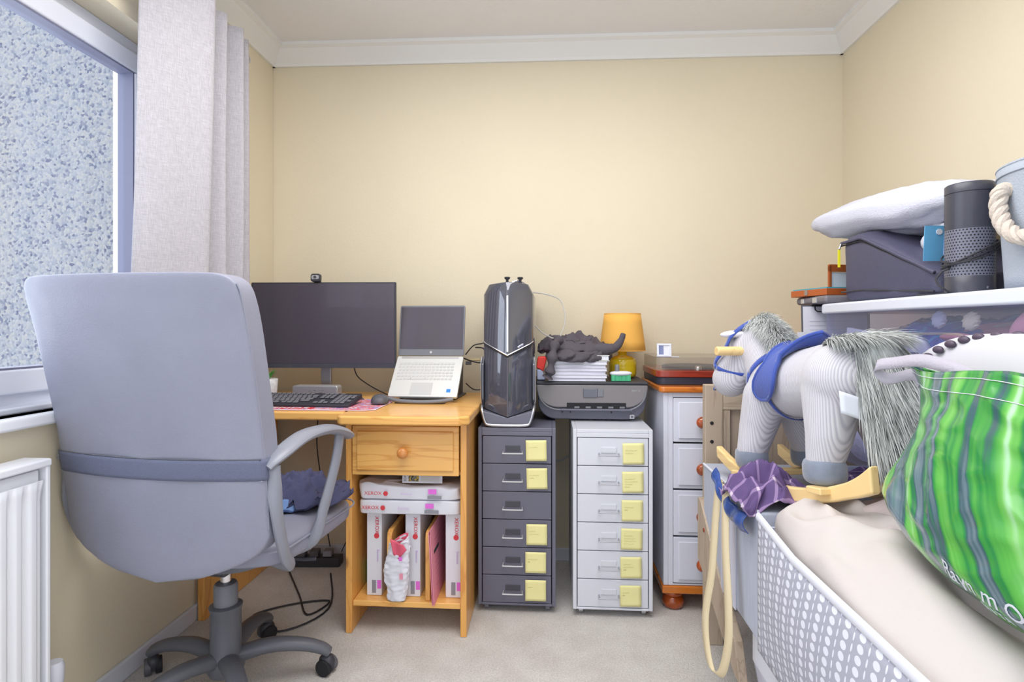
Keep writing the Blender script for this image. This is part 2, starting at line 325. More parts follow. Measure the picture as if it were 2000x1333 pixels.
def cells(name, cols, scale, rough=.6, stretch=(1, 1, 1)):
    m = bpy.data.materials.new(name); m.use_nodes = True; nt = m.node_tree; n = nt.nodes; L = nt.links; b = n['Principled BSDF']
    tc = n.new('ShaderNodeTexCoord'); mp = n.new('ShaderNodeMapping'); mp.inputs['Scale'].default_value = stretch; L.new(tc.outputs['Object'], mp.inputs[0])
    t = n.new('ShaderNodeTexNoise'); t.inputs['Scale'].default_value = scale; t.inputs['Detail'].default_value = 1.5; t.inputs['Distortion'].default_value = 1.4; L.new(mp.outputs[0], t.inputs[0])
    k = len(cols); r = ramp(nt, [(.28 + .44 * i / k, c) for i, c in enumerate(cols)], 'CONSTANT'); L.new(t.outputs[0], r.inputs[0]); L.new(r.outputs[0], b.inputs['Base Color']); b.inputs['Roughness'].default_value = rough; return m
def mesh_holes():
    m = mat('perforated_speaker_black', (58, 59, 70), .4); nt = m.node_tree; n = nt.nodes; L = nt.links; b = n['Principled BSDF']
    uv = n.new('ShaderNodeUVMap'); sp = n.new('ShaderNodeSeparateXYZ'); L.new(uv.outputs[0], sp.inputs[0])
    def mth(op, a, bv=None):
        k = n.new('ShaderNodeMath'); k.operation = op
        for i, q in enumerate((a, bv)):
            if q is None: continue
            if isinstance(q, (int, float)): k.inputs[i].default_value = q
            else: L.new(q, k.inputs[i])
        return k.outputs[0]
    V = mth('MULTIPLY', sp.outputs[1], 16.0); iv = mth('FLOOR', V); par = mth('MODULO', iv, 2.0)
    U = mth('ADD', mth('MULTIPLY', sp.outputs[0], 44.0), mth('MULTIPLY', par, .5))
    du = mth('SUBTRACT', mth('FRACT', U), .5); dv = mth('SUBTRACT', mth('FRACT', V), .5)
    e = mth('ADD', mth('MULTIPLY', du, du), mth('MULTIPLY', dv, dv)); lt = mth('LESS_THAN', e, .075)
    r = ramp(nt, [(0, (112, 114, 130)), (1, (16, 16, 22))]); L.new(lt, r.inputs[0]); L.new(r.outputs[0], b.inputs['Base Color']); return m
M['carpet'] = carpet(); M['pebble'] = pebble(); M['curtain'] = weave('grey_linen_curtain', (196, 193, 200), (172, 169, 176), 700, 900)
M['cord'] = corduroy(); M['dots'] = dots(); M['plaid'] = plaid(); M['holes'] = mesh_holes()
M['shade'] = mat('mustard_lampshade', (236, 178, 84), .8, bump=.1, bscale=300)
M['glass'] = clear('window_glass', (250, 252, 255), body=.0, rough=.0); M['acrylic'] = clear('clear_acrylic', (235, 232, 226), body=.14); M['tub'] = clear('clear_tub_plastic', (218, 222, 245), body=.13, rough=.15)
# ------------------------------------------------------------------ room shell
XL, XR, ZC, YB0, YB1, YF = -1.308, 1.327, 2.40, 2.60, 2.643, -.45
WY0, WY1, WZ0, WZ1 = .05, 1.92, .86, 2.05
struct(MB().box(XL - .25, XR + .15, YF, 2.8, -.1, 0).build('floor', M['carpet'], smooth=False))
struct(MB().box(XL - .25, XR + .15, YF, 2.8, ZC, ZC + .1).build('ceiling', M['ceil'], smooth=False))
struct(MB().prism([(XL - .25, YB0 - .004), (XL, YB0), (XR, YB1), (XR + .15, YB1), (XR + .15, 2.8), (XL - .25, 2.8)], 0, ZC).build('wall_back', M['wall'], smooth=False))
wl = MB(); wl.box(XL - .25, XL, WY1, YB0 - .002, 0, ZC); wl.box(XL - .25, XL, YF, WY0, 0, ZC); wl.box(XL - .25, XL, WY0, WY1, 0, WZ0); wl.box(XL - .25, XL, WY0, WY1, WZ1, ZC)
struct(wl.build('wall_left', M['wall'], smooth=False))
struct(MB().box(XR, XR + .15, YF, YB1, 0, ZC).build('wall_right', M['wall'], smooth=False))
# coving: sloped plaster with a small step
def cov(p, q, nrm):
    p = Vector(p); q = Vector(q); nrm = Vector(nrm); prof = [(.0, -.085), (.012, -.085), (.018, -.074), (.06, -.022), (.078, -.014), (.078, 0), (0, 0)]
    vs = []
    for base in (p, q):
        for a, b in prof: vs.append(base + nrm * a + Vector((0, 0, ZC + b)))
    k = len(prof); mb = MB(); mb.add(vs, [tuple(range(k)), tuple(range(k, 2 * k))[::-1]] + [(i, k + i, k + (i + 1) % k, (i + 1) % k) for i in range(k)]); return mb
struct(cov((XL, YB0, 0), (XR, YB1, 0), (-.016, -1, 0)).build('trim_1', M['coving'], smooth=False))
struct(cov((XL, YF, 0), (XL, YB0, 0), (1, 0, 0)).build('trim_2', M['coving'], smooth=False))
struct(cov((XR, YF, 0), (XR, YB1, 0), (-1, 0, 0)).build('trim_3', M['coving'], smooth=False))
def skirt(name, pts, m):
    return struct(MB().prism(pts, 0, .058).build(name, m, bevel=.004))
skirt('baseboard_back', [(XL, YB0 - .014), (XR, YB1 - .014), (XR, YB1), (XL, YB0)], M['white'])
skirt('baseboard_left', [(XL, YF), (XL + .014, YF), (XL + .014, YB0 - .014), (XL, YB0 - .014)], M['white'])
skirt('baseboard_right', [(XR - .014, YF), (XR, YF), (XR, YB1 - .014), (XR - .014, YB1 - .014)], M['white'])
# window: reveal lining, outer frame, sash, seal, pane, sill
win = thing('window_1', (XL - .11, WY1, WZ0), None, None); win['kind'] = 'structure'; win['label'] = 'white framed window in the left wall looking onto pebbledash'
def frame(y0, y1, z0, z1, wd, x0, x1, wb=None):
    mb = MB(); wb = wb or wd
    mb.box(x0, x1, y0, y1, z1 - wd, z1); mb.box(x0, x1, y0, y1, z0, z0 + wb); mb.box(x0, x1, y0, y0 + wd, z0 + wb, z1 - wd); mb.box(x0, x1, y1 - wd, y1, z0 + wb, z1 - wd); return mb
H = WZ1 - WZ0; Wd = WY1 - WY0
frame(-Wd, 0, 0, H, .055, -.05, .012).build('window_frame', M['upvc'], win, bevel=.004)
MB().box(-.045, .01, -1.0, -.93, .05, H - .05).build('mullion', M['upvc'], win, bevel=.004)
frame(-.93, -.045, .045, H - .045, .065, -.035, .03).build('sash', M['upvc'], win, bevel=.007)
frame(-.872, -.103, .103, H - .103, .012, -.03, .024).build('seal', M['seal'], win)
MB().box(-.012, -.008, -.87, -.105, .105, H - .105).build('pane', M['glass'], win, smooth=False)
MB().box(-.012, -.008, -Wd + .05, -1.0, .05, H - .05).build('pane', M['glass'], win, smooth=False)
struct(MB().box(XL - .14, XL + .024, WY0 - .02, WY1 + .03, WZ0 - .032, WZ0).build('trim_4', M['sill'], bevel=.01, seg=3))
struct(MB().box(XL - .105, XL - .03, WY0, WY1, WZ0, WZ0 + .018).build('trim_5', M['upvc'], bevel=.006))
# neighbouring wall outside
tag(MB().box(-4.8, -1.62, 2.95, 3.15, -.6, 4.2).build('pebbledash_wall', M['pebble'], smooth=False), 'grey speckled pebbledash house wall seen outside through the window', 'wall')
# ------------------------------------------------------------------ curtain, rod, radiator
def curtain():
    t = thing('curtain', (-1.2, 1.9, 2.195), 'grey linen eyelet curtain hanging beside the window', 'curtain')
    key = [(-.045, -.29), (.005, -.24), (.05, -.165), (.085, -.10), (.06, -.075), (-.03, -.06), (-.05, -.045), (.03, .005), (.055, .025), (.05, .04), (-.03, .05), (-.05, .065), (.03, .12), (.06, .14), (.05, .155), (-.03, .17), (-.04, .185), (.02, .22), (.035, .24), (.01, .27), (-.03, .30)]
    path = spline([(a, b, 0) for a, b in key], 6)
    n = len(path) - 1
    def fn(u, v):
        i = u * n; k = min(int(i), n - 1); p = path[k].lerp(path[k + 1], i - k); z = -1.365 * v
        f = .90 + .16 * v; wob = .006 * math.sin(v * 5 + u * 9) * v
        return (p.x * (1 - .15 * v) + wob, p.y * f - .01 * v, z)
    MB().grid(fn, n, 24).build('fabric', M['curtain'], t, solid=.003, angle=180)
    for y, x in ((-.165, .03), (-.04, -.005), (.06, .0), (.16, .0), (.24, .0)):
        mb = MB(); pts = [(x + .022 * math.cos(a) * .55 + .004, y + .022 * math.cos(a) * .85, -.055 + .022 * math.sin(a)) for a in [2 * math.pi * k / 20 for k in range(20)]]
        mb.tube(pts, .0045, 8, closed=True).build('eyelet', M['steel'], t)
curtain()
t = thing('curtain_rod', (-1.2, .9, 2.14), 'metal curtain rod above the window carrying the grey curtain', 'curtain rod')
MB().cyl((0, -.9, 0), (0, 1.215, 0), .011, n=16).build('rod', M['steel'], t)
MB().sup((0, 1.225, 0), (.014, .018, .014)).build('finial', M['steel'], t)
for y in (-.7, .60): MB().cyl((0, y, 0), (-.108, y, 0), .008).cyl((-.102, y, 0), (-.108, y, 0), .025).build('bracket', M['steel'], t)
def radiator():
    t = thing('radiator', (XL + .004, .80, .10), 'white ribbed panel radiator on the wall below the window sill', 'radiator')
    L0, L1 = -.5, .49
    def fn(u, v):
        y = L0 + .02 + (L1 - L0 - .04) * u; ph = (y * 27) % 1.0; b = max(0, min(1, (abs(ph - .5) - .16) * 9)); e = min(1, min(v, 1 - v) * 14)
        return (.098 - .011 * (1 - b) * e, y, .03 + .585 * v)
    MB().grid(fn, 270, 24).build('front_panel', M['rad'], t, solid=.003, angle=180)
    MB().box(.055, .088, L0 + .02, L1 - .02, .01, .64).build('body', M['rad'], t, bevel=.004)
    mb = MB(); mb.box(.03, .104, L0, L1, .645, .664)
    mb.build('top_grille', M['rad'], t, bevel=.005)
    for y0 in (L0, L1 - .012): MB().box(.03, .1, y0, y0 + .012, .02, .648).build('side_panel', M['rad'], t, bevel=.004)
    for y in (-.3, .3): MB().box(.001, .05, y - .02, y + .02, .1, .5).build('bracket', M['rad'], t)
    MB().cyl((.075, L1 + .005, .075), (.075, L1 + .05, .075), .012).cyl((.075, L1 + .035, .02), (.075, L1 + .035, .085), .014).build('valve', M['chrome'], t)
    MB().lathe([(.018, 0), (.021, .02), (.021, .05), (.017, .062)], (.075, L1 + .035, .085), 20).build('valve_cap', M['white'], t, angle=50)
    MB().cyl((.075, L1 + .035, -.10), (.075, L1 + .035, .02), .0075).build('pipe', M['steel'], t)
radiator()
# ------------------------------------------------------------------ desk
DT = .78
def desk():
    t = thing('pine_desk', (-.5, 2.2, 0), 'knotty pine desk with one drawer over an open cupboard', 'desk')
    ox, oy = .5, -2.2
    def b(n, x0, x1, y0, y1, z0, z1, m, bev=.003): return MB().box(x0 + ox, x1 + ox, y0 + oy, y1 + oy, z0, z1).build(n, m, t, bevel=bev)
    # tops
    tp = [(-.725, 1.885), (-.708, 1.866), (-.30, 1.866), (-.268, 1.90), (-.268, 2.585), (-.725, 2.585)]
    MB().prism([(a + ox, c + oy) for a, c in tp], DT - .032, DT).build('pedestal_top', M['pinex'], t, bevel=.008, seg=3)
    b('desktop', -1.29, -.7255, 1.945, 2.58, DT - .03, DT + .0005, M['pinex'], .007)
    zt = DT - .032
    b('end_panel', -1.288, -1.262, 1.99, 2.55, 0, DT - .031, M['pinez'])
    for x0, x1 in ((-.716, -.694), (-.308, -.286)): b('side_panel', x0, x1, 1.945, 2.57, 0, zt, M['pinez'])
    b('top_rail', -.693, -.309, 1.955, 1.975, .738, zt, M['pinex'])
    b('back_panel', -.693, -.309, 2.555, 2.563, .09, zt, M['pinez'], 0)
    b('shelf', -.693, -.309, 1.955, 2.553, .092, .112, M['pinex'])
    b('divider_shelf', -.693, -.309, 2.02, 2.553, .545, .557, M['pinex'])
    for x in (-.565, -.427):
        pr = [(1.965, .1125), (1.965, .335), (1.972, .35), (1.985, .356), (2.45, .356), (2.45, .1125)]
        MB().prism([(c + oy, z) for c, z in pr], x - .009 + ox, x + .009 + ox, 'x').build('divider', M['pinez'], t, bevel=.003)
    # drawer with raised field and knob
    d = MB().box(-.69 + ox, -.312 + ox, 1.938 + oy, 1.958 + oy, .562, .735).build('drawer', M['pinex'], t, bevel=.003)
    MB().box(-.672 + ox, -.33 + ox, 1.930 + oy, 1.939 + oy, .580, .718).build('drawer_panel', M['pinex'], d, bevel=.006)
    MB().lathe([(.009, 0), (.009, .010), (.013, .016), (.019, .024), (.0195, .031), (.014, .038), (.004, .040)], (-.501 + ox, 1.931 + oy, .648), 24, 'y').build('drawer_knob', mat('pine_knob', (214, 140, 72), .25, coat=.5), d, angle=60)
    MB().box(-.68 + ox, -.32 + ox, 1.96 + oy, 2.5 + oy, .575, .72).build('drawer_box', M['pinez'], d)
    return t
desk()
# ------------------------------------------------------------------ metal drawer cabinets
def squig(mb, x0, z0, wd, y, n, seed):
    rnd = random.Random(seed); x = x0; pts = []
    for i in range(n * 5):
        pts.append((x0 + wd * i / (n * 5), y, z0 + rnd.uniform(-.0022, .0022)))
    mb.tube(pts, .00028, 4)
def cabinet(name, loc, m, label, handle_m, rz=0):
    t = thing(name, loc, label, 'drawer unit', rz=rz); W, D, H, T = .294, .43, .70, .014
    mb = MB(); mb.box(0, T, 0, D, .028, H); mb.box(W - T, W, 0, D, .028, H); mb.box(T, W - T, 0, D, H - .014, H); mb.box(T, W - T, .0, .012, H - .030, H - .014)
    mb.box(T, W - T, 0, D, .028, .036); mb.box(T, W - T, D - .006, D, .036, H - .014); mb.build('body', m, t, bevel=.002)
    for k in range(6):
        z1 = .668 - k * .1055; d = MB().box(T + .003, W - T - .003, .002, .012, z1 - .1025, z1).box(T + .01, W - T - .01, .012, D - .03, z1 - .098, z1 - .02).build('drawer', m, t, bevel=.0015)
        cx = .132; zc = z1 - .058
        f = MB(); f.box(cx - .028, cx + .028, -.0015, .0025, zc + .003, zc + .023); f.build('label_frame', handle_m[1], d, bevel=.001)
        h = MB(); h.tube(spline([(cx - .036, .002, zc), (cx - .036, -.018, zc - .002), (cx - .033, -.021, zc - .003), (cx + .033, -.021, zc - .003), (cx + .036, -.018, zc - .002), (cx + .036, .002, zc)], 4), .0028, 8); h.build('handle', handle_m[0], d)
    for x in (.03, W - .03):
        for y in (.035, D - .035):
            MB().cyl((x - .008, y, .014), (x + .008, y, .014), .014, n=16).box(x - .006, x + .006, y - .008, y + .008, .015, .0285).build('caster', M['mid'] if m is M['charcoal'] else M['steel'], t)
    return t
XK, YK = -.268, 2.125; XW, YW = .090, 2.113
cabinet('drawer_cabinet', (XK, YK, 0), M['charcoal'], 'charcoal metal cabinet of six drawers standing beside the pine desk', (M['silver'], mat('label_slot_dark', (66, 66, 76), .35)))
cabinet('drawer_cabinet', (XW, YW, 0), M['wmetal'], 'white metal cabinet of six drawers under the right half of the printer', (M['steel'], mat('label_slot_white', (215, 218, 226), .4)))
def sticky(X, Y, dx, z, name_at, lines, seed, rz=0):
    t = thing('sticky_note', (X + dx, Y - .0035, z), name_at, 'sticky note', 'yellow sticky notes on the cabinet drawers', rot=(0, R(rz), 0))
    def fn(u, v): return ((u - .5) * .078, -.006 * max(0, .4 - v) ** 1.5, (v - .5) * .078)
    MB().grid(fn, 6, 8).build('note_sheet', M['note'], t, solid=.0004, angle=180)
    mb = MB()
    for i, wd in enumerate(lines): squig(mb, -.03, .012 - i * .010, wd, -.0008, 5, seed + i)
    mb.build('handwriting', M['ink'], t)
ordn = ['top', 'second', 'third', 'fourth', 'fifth', 'bottom']
for k, ln in {0: (.036,), 1: (.04, .02), 3: (.026, .038), 4: (.038, .008), 5: (.02,)}.items():
    sticky(XK, YK, .222 + random.uniform(-.004, .004), .612 - k * .1055 + .004, 'yellow sticky note on the %s drawer of the charcoal cabinet' % ordn[k], ln, 10 * k, random.uniform(-1.5, 1.5))
for k, ln in {0: (.045, .03), 1: (.04, .05, .03, .02), 2: (.036, .014), 3: (.035, .046, .048, .04, .045), 4: (.03, .04, .012), 5: (.026, .01)}.items():
    sticky(XW, YW, .222 - k * .002, .612 - k * .1055, 'yellow sticky note on the %s drawer of the white metal cabinet' % ordn[k], ln, 100 + 10 * k, random.uniform(-1.5, 1.5))
# ------------------------------------------------------------------ chest of drawers
def chest():
    t = thing('chest_of_drawers', (.82, 2.40, 0), 'white painted chest of drawers with orange wooden top, knobs and bun feet', 'chest of drawers')
    X0, X1, Y0, Y1 = -.385, .385, -.225, .185
    MB().box(X0, X0 + .018, Y0, Y1, .10, .832).box(X1 - .018, X1, Y0, Y1, .10, .832).box(X0 + .018, X1 - .018, Y1 - .01, Y1, .1, .832).box(X0 + .018, X0 + .036, Y0, Y0 + .02, .1, .832).box(X0 + .036, X1 - .036, Y0, Y0 + .02, .815, .832).box(X1 - .036, X1 - .018, Y0, Y0 + .02, .1, .832).box(X0 + .018, X1 - .018, Y0 + .001, Y1 - .01, .1, .106).build('carcass', M['wpaint'], t, bevel=.002)
    pr = [(X0 - .018, Y0 - .006), (X0 - .006, Y0 - .018), (X1 + .006, Y0 - .018), (X1 + .018, Y0 - .006), (X1 + .018, Y1 + .0), (X0 - .018, Y1 + .0)]
    MB().prism(pr, .833, .856).build('top', M['orange'], t, bevel=.008, seg=3)
    MB().box(X0 - .006, X1 + .006, Y0 - .008, Y1, .070, .099).build('plinth', M['orange'], t, bevel=.005)
    for z0, z1 in ((.645, .812), (.468, .638), (.290, .461), (.110, .283)):
        d = MB().box(X0 + .037, X1 - .037, Y0 - .002, Y0 + .017, z0, z1).build('drawer', M['wpaint'], t, bevel=.003)
        MB().box(X0 + .055, X1 - .055, Y0 - .009, Y0 - .0015, z0 + .014, z1 - .014).build('drawer_panel', M['wpaint'], d, bevel=.006)
        for x in (X0 + .135, X1 - .135):
            MB().lathe([(.009, 0), (.009, .010), (.014, .016), (.022, .026), (.0225, .034), (.016, .043), (.004, .046)], (x, Y0 - .009, (z0 + z1) / 2 - .003), 24, 'y').build('knob', M['knob'], d, angle=60)
    for x in (X0 + .045, X1 - .045):
        for y in (Y0 + .045, Y1 - .045):
            MB().lathe([(.030, .0), (.040, .010), (.043, .026), (.036, .044), (.031, .047), (.036, .052), (.038, .058), (.036, .065), (.030, .070)], (x, y, 0), 28).build('bun_foot', M['knob'], t, angle=50)
chest()
# ------------------------------------------------------------------ things in the desk cupboard
def ream_face(t, m_, horizontal, L, T, x0, y, z0, rev=False):
    """print on the narrow side of a paper ream: wrapper name, dot logo, magenta square, grey barcode"""
    if horizontal:
        text('lettering', 'XEROX', .017, (x0 + .045, y, z0 + T * .5), FR, M['red'], t, sx=1.1)
        MB().cyl((x0 + .090, y, z0 + T * .5), (x0 + .090, y + .0008, z0 + T * .5), .0085).build('round_logo', M['red'], t)
        text('lettering', 'Business', .012, (x0 + .165, y, z0 + T * .5), FR, M['lilac'], t)
        MB().box(x0 + .243, x0 + .272, y, y + .001, z0 + T * .52, z0 + T * .84).build('magenta_label', M['magenta'], t, smooth=False)
        MB().box(x0 + .240, x0 + .290, y, y + .001, z0 + T * .18, z0 + T * .40).build('barcode', M['greyp'], t, smooth=False)
    else:
        text('lettering', 'XEROX', .019, (x0 + T * .68, y, z0 + L - .045), (R(90), R(90), 0), M['red'], t)
        MB().cyl((x0 + T * .66, y, z0 + L - .084), (x0 + T * .66, y + .0008, z0 + L - .084), .0095).build('round_logo', M['red'], t)
        text('lettering', 'Business', .013, (x0 + T * .75, y, z0 + .145), (R(90), R(90), 0), M['lilac'], t)
        MB().box(x0 + T * .70, x0 + T * .97, y, y + .001, z0 + .026, z0 + .056).build('magenta_label', M['magenta'], t, smooth=False)
        MB().box(x0 + T * .36, x0 + T * .62, y, y + .001, z0 + .010, z0 + .056).build('barcode', M['greyp'], t, smooth=False)
for x0, T, lb in ((-.656, .055, 'white paper ream standing upright left of the left divider'), (-.515, .055, 'white paper ream standing upright between the two wooden dividers'), (-.369, .058, 'white paper ream standing upright against the right side of the desk cupboard')):
    t = thing('paper_ream', (x0, 1.995, .1125), lb, 'paper ream', 'paper reams in the desk cupboard')
    MB().box(0, T, 0, .21, 0, .300).build('wrapper', M['paper'], t, bevel=.003); ream_face(t, 0, False, .300, T, 0, -.0012, 0)
    MB().box(0 + .002, T - .002, .03, .033, .3, .3012).build('wrapper_seam', M['greyp'], t)
for z0, lb, cr in ((.4135, 'white wrapped paper ream lying flat on the upright reams', .002), (.4665, 'crumpled open paper ream wrapper lying on top of the flat ream', .010)):
    t = thing('paper_ream', (-.678, 1.968, z0), lb, 'paper ream', 'paper reams in the desk cupboard')
    L, D, T = .366, .225, .052
    def fn(p, cr=cr, z0=z0):
        q = p.copy(); k = nz((q.x, q.y, q.z), 16, z0 * 40)
        if q.z > -.01 or cr < .005: q.z += cr * k * 1.6
        q.y += cr * nz((q.x, q.z, q.y), 20, 5) * .7; q.x += cr * nz((q.y, q.z, q.x), 22, 9)
        if cr > .005 and q.z > 0: q.z -= .024 * (1 - min(1, abs(q.x - .05) / .2)) * .4 - .012 * (q.x < -.08)
        return q
    MB().sup((L / 2, D / 2, T / 2), (L / 2, D / 2, T / 2), .16, .16, 120, 30, fn=fn).build('wrapper', M['paper'], t, angle=25)
    ream_face(t, 0, True, L, T, 0 if cr < .005 else .012, -.0055 if cr < .005 else -.012, 0)
t = thing('mint_green_box', (-.691, 2.10, .1125), 'small mint green box with dark lettering behind the left paper ream', 'box')
MB().box(0, .034, 0, .13, 0, .088).build('carton', M['green'], t, bevel=.001); MB().box(.001, .033, .003, .13, .0883, .0895).build('white_lid', M['paper'], t)
text('lettering', 'blink', .022, (.026, -.001, .04), (R(90), R(-90), 0), M['darkink'], t)
t = thing('picture_card', (-.52, 2.06, .558), 'pale printed card with a small flower picture beneath the desk drawer', 'card', rot=(R(-12), 0, 0))
t.location.z = .5225; t.location.y = 1.99; t.rotation_euler = (R(-8), 0, 0)
MB().box(-.005, .140, 0, .002, 0, .038).build('card', M['paper'], t); MB().box(.018, .055, -.001, 0, .006, .034).build('picture', cells('picture_print', [(60, 60, 55), (130, 130, 120), (215, 180, 40), (70, 72, 66)], 70), t)
MB().box(.062, .13, -.001, 0, .006, .034).build('fine_print', mat('fine_print_grey', (205, 205, 205), .7), t); text('lettering', 'SOFT', .012, (.006, -.001, .019), (R(90), R(-90), 0), M['greyp'], t)
# crumpled white mailing bag with pink inside
t = thing('mailing_bag', (-.532, 1.962, .1125), 'crumpled white plastic mailing bag with a pink inside stuffed between the dividers', 'bag')
def bagfn(u, v):
    a = 2 * math.pi * u; z = v * .235
    w_ = .030 + .010 * math.sin(v * 3.0) + .006 * nz((math.cos(a), math.sin(a), v * 3), 2.3, 3); k = .016 * (1 - .4 * v)
    lobe = (.12 * max(0, -math.cos(a)) * max(0, 1 - abs(v - .42) / .3)) * .11
    return ((w_ + .004 * nz((a, v * 12, 1), 2.0)) * math.cos(a) - lobe + .01 * v - .004, k * math.sin(a) + .004 * nz((a, v * 14, 5), 1.4), z - (.045 * max(0, v - .85) / .15) * (.5 + .5 * math.cos(a + 2.6)) + .004)
MB().grid(bagfn, 72, 60, closeu=True).build('bag_body', M['paper'], t, solid=.0008, angle=30)
def bagin(u, v):
    a = 2 * math.pi * u; p = Vector(bagfn(u, 1)); q = Vector(bagfn(u, .8)); p = p.lerp(q, v); c = Vector((0, 0, p.z)); return c + (p - c) * (.94 - .2 * v)
MB().grid(bagin, 48, 6, closeu=True).build('pink_inside', M['pinks'], t, solid=.0008)
MB().grid(lambda u, v: (-.024 + .048 * u + .01 * v, -.0185 + .004 * v + .003 * math.sin(u * 6), .205 - .055 * v * (1 - abs(u - .35)) + .02 * (1 - u) * (1 - v)), 10, 6).build('pink_flap', M['pinks'], t, solid=.0008)
MB().box(.008, .02, -.0225, -.0215, .15, .164).build('printed_mark', M['magenta'], t); MB().box(.010, .022, -.0215, -.0205, .085, .105).build('printed_mark', M['pinkp'], t)
# pink cardboard folder leaning on the right divider
t = thing('card_folder', (-.404, 1.93, .1125), 'pink cardboard document folder standing beside the right wooden divider', 'folder', rot=(0, R(-3), R(0)))
MB().box(0, .0015, 0, .33, .0, .255).build('front_cover', M['pinkp'], t); MB().box(.006, .0075, .0, .33, 0, .262).build('back_cover', M['pinkp'], t); MB().box(.0018, .0055, .005, .32, .002, .245).build('papers', mat('folder_insert', (205, 130, 150), .8), t)
for k in range(9): MB().box(.0076, .0082, .05, .29, .05 + k * .02, .0512 + k * .02).build('printed_line', mat('folder_line', (205, 120, 145), .8) if k == 0 else bpy.data.materials['folder_line'], t)
MB().box(.0076, .0083, .04, .12, .165, .178).build('printed_title', M['darkink'], t)
t = thing('plastic_sleeve', (-.545, 2.12, .1125), 'clear and magenta plastic sleeve standing behind the mailing bag', 'plastic sleeve', rot=(0, R(2), 0))
MB().box(0, .002, 0, .25, 0, .29).build('sleeve', mat('magenta_sleeve', (200, 60, 120), .3), t); MB().box(.006, .014, .0, .25, 0, .285).build('papers', mat('greyish_papers', (200, 195, 205), .7), t)
# ------------------------------------------------------------------ on the desk
t = thing('monitor', (-.955, 2.33, DT), 'large black widescreen computer monitor on the pine desk', 'monitor', rz=R(1.5))
MB().box(-.3115, .3115, 0, .014, .128, .492).box(-.2, .2, .012, .045, .17, .42).build('casing', M['black'], t, bevel=.004)
MB().box(-.304, .304, -.0012, .0005, .148, .486).build('screen', M['screen'], t, smooth=False)
MB().box(-.3115, .3115, -.002, .0, .128, .147).build('bottom_bezel', M['gloss'], t, bevel=.0008)
MB().box(-.022, .022, .030, .05, .02, .26).build('stand_neck', M['steel'], t, bevel=.003)
pts = spline([(-.20, -.06, .006), (-.15, -.01, .007), (-.07, .03, .012), (0, .045, .018), (.07, .03, .012), (.15, -.01, .007), (.19, -.08, .006)], 6)
MB().tube(pts, [.011] * len(pts), 10, flat=(1, .5)).build('stand_foot', M['dk'], t)
t = thing('webcam', (-.985, 2.331, DT + .4925), 'small black webcam clipped on the top edge of the monitor', 'webcam')
MB().prism(rrect(.042, .034, .010, 5, 0, .018), -.012, .008, 'y').build('camera_body', M['black'], t, bevel=.003)
MB().prism(rrect(.032, .018, .006, 5, 0, .020), -.0135, -.011, 'y').build('face_plate', M['silver'], t); MB().cyl((0, -.016, .020), (0, -.011, .020), .006).build('lens', M['gloss'], t); MB().box(-.014, .014, -.006, .022, .0, .006).build('clip', M['rubber'], t, bevel=.002)
t = thing('portable_speaker', (-.955, 2.245, DT + .001), 'small silver and grey portable speaker in front of the monitor stand', 'speaker')
MB().prism(rrect(.190, .050, .010, 5, 0, .036), -.0, .050, 'y').build('casing', M['silver'], t, bevel=.003)
MB().prism(rrect(.180, .041, .008, 5, 0, .036), -.002, .0, 'y').build('grille', M['grille'], t, bevel=.001)
text('lettering', 'BOSE', .018, (0, -.0027, .037), FR, M['silver'], t, sx=1.6, shear=.3)
MB().box(-.085, .085, .002, .048, 0, .011).build('base', M['black'], t, bevel=.002)
# desk mat
M['matp'] = cells('printed_desk_mat', [(90, 80, 160), (225, 225, 240), (225, 60, 75), (240, 150, 130), (150, 160, 220), (220, 50, 80), (245, 230, 225), (110, 110, 180)], 16, stretch=(1, 2, 1))
t = thing('desk_mat', (0, 0, DT), 'colourful red blue and white printed desk mat under the keyboard and mouse', 'desk mat')
MB().prism([(-1.22, 1.975), (-.655, 1.975), (-.625, 2.0), (-.625, 2.27), (-.64, 2.285), (-1.22, 2.285)], .001, .004).build('mat_sheet', M['matp'], t)
MB().tube([(-1.22, 1.975, .0028), (-.655, 1.975, .0028), (-.625, 2.0, .0028), (-.625, 2.27, .0028)], .0018, 6).build('stitched_edge', mat('pale_mat_edge', (225, 205, 225), .8), t)
MB().box(-1.14, -.86, 1.99, 2.03, .0042, .0046).build('red_band', M['red'], t, smooth=False)
text('white_lettering', 'LEGENDS', .045, (-1.0, 2.01, .0049), (0, 0, 0), M['paper'], t, sx=1.3)
